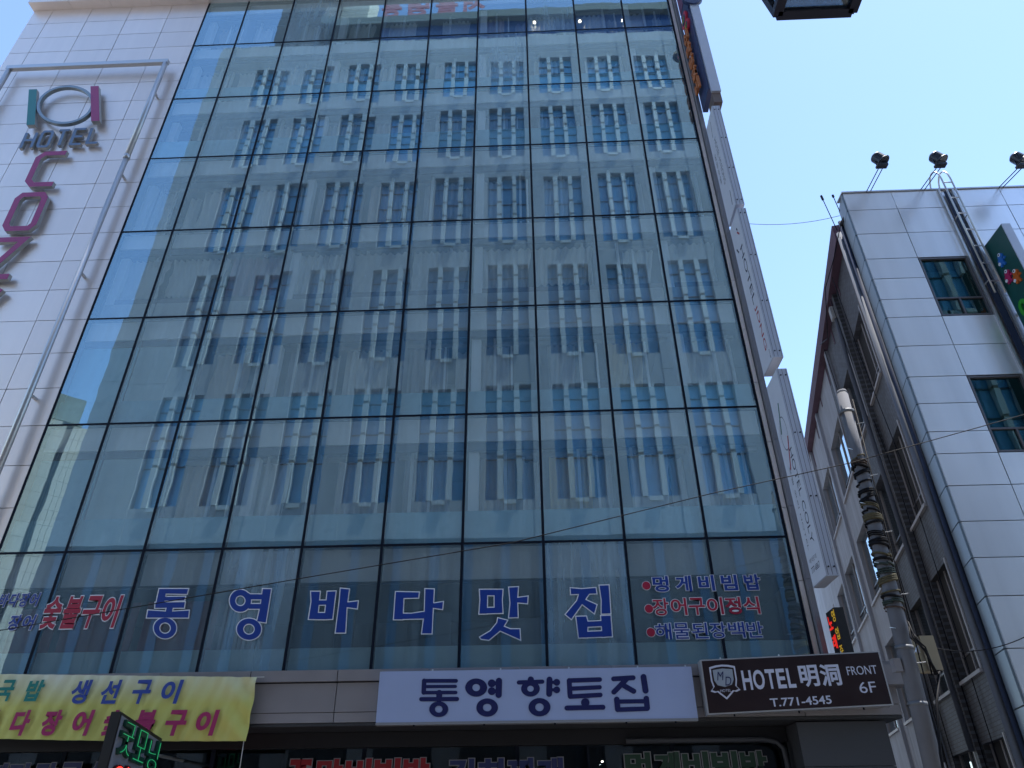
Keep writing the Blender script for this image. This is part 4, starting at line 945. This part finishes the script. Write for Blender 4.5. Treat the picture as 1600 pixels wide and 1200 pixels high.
# green projecting sign
gs = thing('green_sign', 'dark green projecting sign with three small coloured figures on the right building', 'sign')
gx = 11.06; gp = [(gx, RYF-0.12), (gx, RYF-0.86)]
gz1 = 13.62; gface = mat('dark green face', (0.012, 0.085, 0.08), 0.35)
boxo('sign_body', mat('sign box aluminium', (0.3,)*3), gs, gx, gx+0.20, RYF-0.88, RYF-0.12, 8.5, gz1)
boxo('sign_face', gface, gs, gx-0.006, gx-0.001, RYF-0.86, RYF-0.14, 8.52, gz1-0.02)
def figure(yc, zc, col, k):
    m = mat('figure '+k, col, 0.45); f = MB()
    def disc(y, z, r_, h=0.035): f.tube([(gx-0.006, y, z), (gx-0.006-h, y, z)], r_, 14)
    disc(yc, zc, 0.085); disc(yc+0.02, zc-0.13, 0.075, 0.032); disc(yc-0.09, zc-0.10, 0.035, 0.028); disc(yc+0.10, zc-0.06, 0.035, 0.028); disc(yc-0.03, zc-0.23, 0.04, 0.03); disc(yc+0.07, zc-0.22, 0.04, 0.034)
    o = f.build('figure', m, gs)
    MB().tube([(gx-0.042, yc, zc+0.05), (gx-0.05, yc, zc+0.05)], 0.045, 14).build('figure_cap', white_p, o)
    MB().tube([(gx-0.042, yc, zc+0.05), (gx-0.056, yc, zc+0.05)], 0.018, 10).build('figure_dot', silicone, o)
    MB().tube([(gx-0.034, yc+0.10, zc-0.15), (gx-0.05, yc+0.10, zc-0.15)], 0.04, 14).build('figure_wheel', white_p, o)
figure(RYF-0.45, 12.98, (0.02, 0.16, 0.55), 'blue'); figure(RYF-0.42, 12.50, (0.45, 0.02, 0.12), 'crimson'); figure(RYF-0.64, 12.32, (0.60, 0.13, 0.02), 'orange')
text('아', 'letter', mat('bright green letter', (0.04, 0.35, 0.04), 0.4), gs, (gx-0.01, RYF-0.28, 11.15), (0, -1, 0), (0, 0, 1), 0.5, 0.6, 0.04, 0.04)
for z in (13.0, 11.6, 9.5): MB().tube([(gx+0.1, RYF-0.12, z), (gx+0.1, RYF, z)], 0.03, 8).build('wall_bracket', steel, gs)

# ------------------------------------------------------------------ utility pole
up_ = thing('utility_pole', 'round concrete utility pole wrapped with coiled cables in front of the alley', 'pole')
PY = -2.5
pt = at(1316, 614, PY); pm = at(1410, 1000, PY); dirp = (pm-pt); 
pb = pt + dirp*((0.12-pt.z)/dirp.z)
def pp(z): return pt + (pb-pt)*((pt.z-z)/(pt.z-pb.z))
conc = mat('weathered concrete', (0.15, 0.155, 0.18), 0.85, var=0.12, scale=3, streak=0.12, bump=0.003)
MB().tube([pb, pp(5), pp(7.6), pt], [0.150, 0.128, 0.112, 0.10], 24).build('shaft', conc, up_, smooth=True)
MB().tube([pp(pt.z-0.02), pt+Vector((0, 0, 0.05))], [0.105, 0.085], 24).build('cap', conc, up_, smooth=True)
coilc = [mat('black cable', (0.006, 0.006, 0.009), 0.7, spec=0.2), mat('brown cable', (0.06, 0.035, 0.025), 0.7), mat('green black cable', (0.02, 0.035, 0.03), 0.6), mat('olive rope', (0.09, 0.075, 0.04), 0.8)]
z = 7.62; k = 0
while z > 4.75:
    r_ = random.uniform(0.012, 0.030); cpt = pp(z); rad = 0.128+(7.6-z)*0.008
    tl = random.uniform(-0.18, 0.18); th = random.random()*6
    pts = []
    turns = random.choice([1, 1, 2, 3])
    NN = 18*turns
    for i in range(NN+1):
        q = 2*math.pi*i/18+th
        pts.append(cpt + Vector((math.cos(q)*(rad+0.008*math.sin(3*q)), math.sin(q)*(rad+0.006), tl*0.3*math.cos(q)-0.035*i/18)))
    MB().tube(pts, r_, 6).build('cable_coil', coilc[random.choice([0, 0, 0, 1, 2, 3])], up_, smooth=True)
    z -= 0.04*turns + random.choice([0.015, 0.03, 0.05, 0.13]); k += 1
for z in (8.6, 4.15, 3.3): MB().tube([pp(z+0.03), pp(z-0.03)], 0.142, 20).build('band', mat('dull band steel', (0.16, 0.17, 0.19), 0.6, 0.3), up_, smooth=True)
for i in range(9):
    z = 8.3-0.55*i; c0 = pp(z); MB().tube([c0+Vector((0.10*(-1)**i, -0.08, 0)), c0+Vector((0.22*(-1)**i, -0.14, 0.0))], 0.008, 6).build('step_bolt', steel, up_)
jb = at(1447, 1024, -2.2)
boxo('junction_box', mat('beige box', (0.36, 0.30, 0.20), 0.6, var=0.08), up_, jb.x-0.13, jb.x+0.10, -2.42, -2.10, jb.z-0.27, jb.z+0.27)
for dx, dz in ((0, 0), (0.05, -0.06), (-0.05, 0.05), (0.02, 0.1)):
    c0 = pp(4.35)
    MB().tube([c0+Vector((0.1, -0.15, 0.1+dz)), c0+Vector((0.05+dx, -0.28, -0.1)), c0+Vector((0.18, -0.3, -0.35+dz)), (jb.x-0.1+dx, -2.5, jb.z-0.35), (jb.x+dx, -2.4, jb.z-0.28)], 0.014, 6).build('cable_loop', coilc[0], up_, smooth=True)
MB().tube([(jb.x+0.02, -2.42, jb.z-0.3), pp(3.3)+Vector((0.2, -0.2, 0)), pp(2.6)+Vector((0.05, -0.22, 0)), pp(0.3)+Vector((-0.1, -0.18, 0))], 0.022, 8).build('riser_cable', coilc[0], up_, smooth=True)
MB().tube([pp(8.9)+Vector((0.17, 0, 0)), pp(4.5)+Vector((0.20, 0, 0)), pp(0.5)+Vector((0.2, -0.05, 0))], 0.012, 6).build('riser_cable', coilc[0], up_, smooth=True)
MB().prism([at(1432, 1018, -2.3), at(1446, 1022, -2.3), at(1437, 1000, -2.3)], (0, 0.08, 0)).build('insulator', white_p, up_)
boxo('meter_box', fas, up_, pp(3.9).x-0.26, pp(3.9).x-0.14, -2.58, -2.44, 3.78, 3.98)

# cables across the street
def cable(name, label, pts, r_, sag=0.0):
    mb = MB(); out = []
    pts = [Vector(p) for p in pts]
    for i in range(len(pts)-1):
        for k in range(8): t_ = k/8; out.append(pts[i].lerp(pts[i+1], t_)-Vector((0, 0, sag*4*t_*(1-t_))))
    out.append(pts[-1])
    o = mb.tube(out, r_, 6).build(name, coilc[0], smooth=True); tag(o, label, 'cable'); return o
CY = -2.72
a, b = at(1330, 723, CY), at(1600, 648, CY)
cable('overhead_cable', 'black cable slanting across the facade from the utility pole', [at(-300, 1040, CY), at(0, 985, CY), at(480, 902, CY), at(800, 848, CY), at(1108, 772, CY), a, b, b+(b-a)*2.5], 0.009, 0.0)
cable('alley_wire', 'thin wire spanning from the corner signs to the right building roof', [(5.86, -0.5, 15.75), at(1312, 337, -1.3)], 0.007, 0.16)
p = Vector((jb.x+0.1, -2.3, jb.z+0.1))
cable('service_wire', 'thin wire from the junction box toward the lower right panels', [p, at(1540, 1015, -2.0), at(1620, 985, -1.8), at(1900, 900, -1.8)], 0.008, 0.04)

# ------------------------------------------------------------------ street lantern hanging overhead
la = thing('street_lantern', 'dark framed glass street lantern hanging overhead at the top edge', 'lantern')
k_ = 3.75
fl, frr = CAM+ray(1216, 27)*(k_/ray(1216, 27).z), CAM+ray(1331, 27)*(k_/ray(1331, 27).z)
lz = fl.z+0.03; lw = frr.x-fl.x; cxl, cyl = (fl.x+frr.x)/2, fl.y-lw/2
lm = mat('navy black lantern metal', (0.012, 0.014, 0.03), 0.4, 0.4); lg = glass('frosted lantern glass', (0.55, 0.62, 0.66), 0.10, wav=0.0)
hb = lw/2; ht_ = hb*1.28; hz = 0.62
def lc(i, j, t_): s_ = hb+(ht_-hb)*t_; return Vector((cxl+i*s_, cyl+j*s_, lz+hz*t_))
fm = MB(); bw_ = 0.045
for (i, j), (k, m_) in (((-1,-1),(1,-1)), ((1,-1),(1,1)), ((1,1),(-1,1)), ((-1,1),(-1,-1))):
    o = MB().bar(lc(i, j, 0)*1.0, lc(k, m_, 0), 0.05, 0.04).build('bottom_rail', lm, la)
    MB().bar(lc(i, j, 1), lc(k, m_, 1), 0.05, 0.05).build('top_rail', lm, la)
    MB().bar(lc(i, j, 0), lc(i, j, 1), 0.035, 0.035).build('corner_post', lm, la)
    q = [lc(i, j, 0.03), lc(k, m_, 0.03), lc(k, m_, 0.97), lc(i, j, 0.97)]
    MB().prism(q, (0, 0, 0.004)).build('side_pane', lg, la)
MB().box(cxl-hb+0.03, cxl+hb-0.03, cyl-hb+0.03, cyl+hb-0.03, lz+0.004, lz+0.010).build('bottom_pane', lg, la)
MB().tube([(cxl, cyl, lz+hz+0.02), (cxl, cyl, lz+hz+0.25), (cxl, cyl, lz+hz+0.3)], [ht_*1.45, 0.08, 0.03], 4, True).build('roof', lm, la)
MB().tube([(cxl, cyl, lz+0.25), (cxl, cyl, lz+hz)], 0.05, 12).build('bulb', mat('milky bulb', (0.7, 0.7, 0.68), 0.4), la)
lp = Vector((cxl+0.2, -16.1, 0))
MB().tube([(cxl, cyl, lz+hz+0.28), (cxl, cyl, lz+hz+0.55), (cxl+0.02, cyl-0.3, lz+hz+0.8), (lp.x, -15.7, lz+hz+0.8), (lp.x, lp.y, lz+hz+0.75)], 0.03, 10).build('arm', lm, la, smooth=True)
MB().tube([(lp.x, lp.y, 0.12), (lp.x, lp.y, 0.6), (lp.x, lp.y, lz+hz+1.1)], [0.11, 0.07, 0.05], 16).build('post', lm, la, smooth=True)

# ------------------------------------------------------------------ what the glass mirrors: the street's other side
ob = thing('stone_building', 'tall grey stone block across the street mirrored in the glass', 'building')
stone = mat('grey stone facing', (0.43, 0.45, 0.48), 0.8, var=0.08, scale=0.7, streak=0.08)
OY = -16.5; OX0, OX1, OT = -22.9, 24.0, 52.0
MB().box(OX0, OX1, -25.5, OY-0.45, 0.0, OT-0.5).build('core', clad_dk, ob)
fins_x = [-1.23-3.435*4, -1.23-3.435*3, -1.23-3.435*2, -1.23-3.435, -1.23, 2.225, 5.66, 9.10, 12.53, 15.97, 19.4, 22.8-1.2]
fins_x = [-18.4] + fins_x
rows = [(45.4, 4.0), (38.95, 4.9), (31.45, 5.6), (23.24, 6.35), (15.04, 6.3)]
g1 = mat('blue office glass', (0.15, 0.40, 0.64), 0.12, var=0.1, rnd=0.35)
lowst = mat('canyon shade stone', (0.07, 0.078, 0.09), 0.7, var=0.1)  # low storeys of the stone block, street canyon shade put into the colour
slotm = mat('dim slot glass', (0.03, 0.10, 0.19), 0.15)  # slot glass dimmed to go with that painted shade
finm = mat('white window fin', (0.56, 0.59, 0.60), 0.55); brk = mat('bronze fin joint', (0.28, 0.24, 0.19), 0.6)
hw = 1.17
edges = [OX0] + [v for x in fins_x for v in (x-hw, x+hw)] + [OX1]
for i in range(0, len(edges), 2):
    if edges[i+1]-edges[i] > 0.05:
        zb_ = [0, 13.2, 22.2, 30.5, 38.0, 44.4, 50.6, OT]
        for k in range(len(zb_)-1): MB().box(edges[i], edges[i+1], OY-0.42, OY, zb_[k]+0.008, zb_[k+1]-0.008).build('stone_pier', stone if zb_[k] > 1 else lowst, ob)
for x in fins_x:
    zb_ = sorted([0, OT]+[v for z0, h in rows for v in (z0, z0+h)])
    for k in range(0, len(zb_)-1, 2):
        if zb_[k] == 0:
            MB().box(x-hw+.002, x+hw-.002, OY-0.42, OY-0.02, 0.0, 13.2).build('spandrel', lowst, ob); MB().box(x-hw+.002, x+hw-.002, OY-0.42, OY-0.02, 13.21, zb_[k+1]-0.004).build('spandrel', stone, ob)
        else: MB().box(x-hw+.002, x+hw-.002, OY-0.42, OY-0.02, zb_[k]+0.004, zb_[k+1]-0.004).build('spandrel', stone, ob)
wmesh = {}
for x in fins_x:
    for z0, h in rows:
        key = h
        if key not in wmesh:
            F_ = MB()
            for fx in (-0.46, 0.46):
                for a, b in ((0.02, 2.15), (2.32, h*0.58), (h*0.58+0.16, h-0.9), (h-0.75, h-0.02)): F_.box(fx-0.13, fx+0.13, -0.28, 0.02, a, b)
            F_.box(-0.30, 0.30, -0.25, 0.06, -0.22, 0.0)
            Bm = MB()
            for fx in (-0.46, 0.46):
                for z in (2.15, h*0.58, h-0.9): Bm.box(fx-0.12, fx+0.12, -0.27, -0.01, z+0.003, z+0.145)
            T_ = MB()
            for z in (2.2, h*0.6, h-0.85): T_.box(-hw+.01, hw-.01, -0.34, -0.30, z, z+0.07)
            G_ = MB().box(-hw+.01, hw-.01, -0.40, -0.36, 0, h)
            wmesh[key] = (F_.mesh('window'), Bm.mesh('joint'), T_.mesh('bar'), G_.mesh('pane'))
            for me, m in zip(wmesh[key], (finm, brk, pil, g1)): me.materials.append(m)
        wo_ = link('window', wmesh[key][0], None, ob, (x, OY, z0))
        for nme, me in (('fin_joint', wmesh[key][1]), ('glazing_bar', wmesh[key][2]), ('pane', wmesh[key][3])): link(nme, me, None, wo_)
# tall slots of the lower storeys
slot = MB().box(-0.21, 0.21, -0.30, -0.26, 0, 6.6).mesh('slot_window'); slot.materials.append(slotm)
lowx = [-22.0+1.72*i for i in range(27)]
for i, x in enumerate(lowx):
    link('slot_window', slot, None, ob, (x, OY+0.31, 6.4))
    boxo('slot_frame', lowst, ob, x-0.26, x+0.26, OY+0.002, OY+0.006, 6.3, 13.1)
boxo('podium_band', mat('dark podium', (0.06, 0.065, 0.075), 0.6, var=0.1), ob, OX0, OX1, OY-0.02, OY+0.35, 0.0, 5.6)
for i in range(13): boxo('podium_panel', mat('pale podium panel', (0.35, 0.38, 0.42), 0.6, rnd=0.2), ob, -22+3.5*i, -20.9+3.5*i, OY+0.351, OY+0.38, 3.2, 5.1)
boxo('parapet', stone, ob, OX0, OX1, OY-0.5, OY-0.1, OT+0.01, OT+0.5)
# set back penthouse with a dark blue window band
ph = mat('pale penthouse wall', (0.36, 0.40, 0.38), 0.7, var=0.06)
MB().box(-17.0, 23, -25.4, -20.0, OT-0.5, 57.6).build('penthouse_wall', ph, ob)
boxo('penthouse_glass', mat('dark blue glazing', (0.01, 0.045, 0.16), 0.15), ob, -12.0, 22.5, -25.2, -20.1, 57.61, 60.3)
boxo('penthouse_roof', mat('grey green roof edge', (0.22, 0.24, 0.22), 0.8, var=0.15), ob, -17.2, 23.2, -25.5, -19.6, 60.31, 61.3)
boxo('roof_block', mat('dark roof block', (0.15, 0.15, 0.16), 0.8, var=0.15), ob, -21.0, -17.3, -24.5, -20.2, OT-0.5, 70)
boxo('lift_tower', mat('cream render', (0.62, 0.58, 0.48), 0.8, var=0.05), ob, -17.2, -14.6, -25.4, -22.8, 61.35, 73)
# rooftop letters
rl_ = mat('pale red rooftop letter', (0.65, 0.25, 0.28), 0.5)
for i, ch in enumerate('서울명동'): text(ch, 'rooftop_letter', rl_, ob, (-3.2-2.4*i, -19.9, 61.5), (-1, 0, 0), (0, 0, 1), 1.9, 2.6, 0.03, 0.1)
# trees on the roof and the flat edge at its left
tw = thing('cream_tower', 'sunlit cream tower beyond the stone block, seen as a narrow bright reflection', 'building')
crm = mat('cream stone', (0.70, 0.66, 0.56), 0.75, var=0.06, scale=0.8); crd = mat('grey recess', (0.20, 0.21, 0.20), 0.7, var=0.1)
TYf = -33.0
def twx(px, py): return at(px, py, -TYf).x, at(px, py, -TYf).z
tr_, tm1, tm2, tl_ = -34.75, -35.85, -36.3, -41.0
MB().box(tl_, tr_, TYf-8, TYf-0.6, 0, 29.0).build('core', crd, tw)
for a, b, n_ in ((tm1, tr_, 3), (tl_, tm2, 4)):
    w_ = (b-a)/n_
    for i in range(n_):
        for k in range(25): sbox('stone_panel', crm, tw, a+w_*i+0.01, a+w_*(i+1)-0.01, TYf-0.6, TYf, k*1.15+0.01, (k+1)*1.15-0.01)
MB().box(tl_-0.3, tr_-0.5, TYf-6, TYf-0.5, 29.05, 31.2).build('roof_house', mat('grey green roof house', (0.30, 0.34, 0.30), 0.7, var=0.1), tw)
for x in (-36.0, -36.15): MB().tube([(x, TYf-0.4, 2), (x, TYf-0.4, 27)], 0.05, 8).build('downpipe', silicone, tw)

# the tower stands at an angle to the street, one face towards the sun
_q = R(-40); _p = Vector((tr_, TYf, 0)); tw.rotation_euler = (0, 0, _q)
tw.location = _p - Matrix.Rotation(_q, 3, 'Z') @ _p

bpy.data.scenes.remove(_ts)
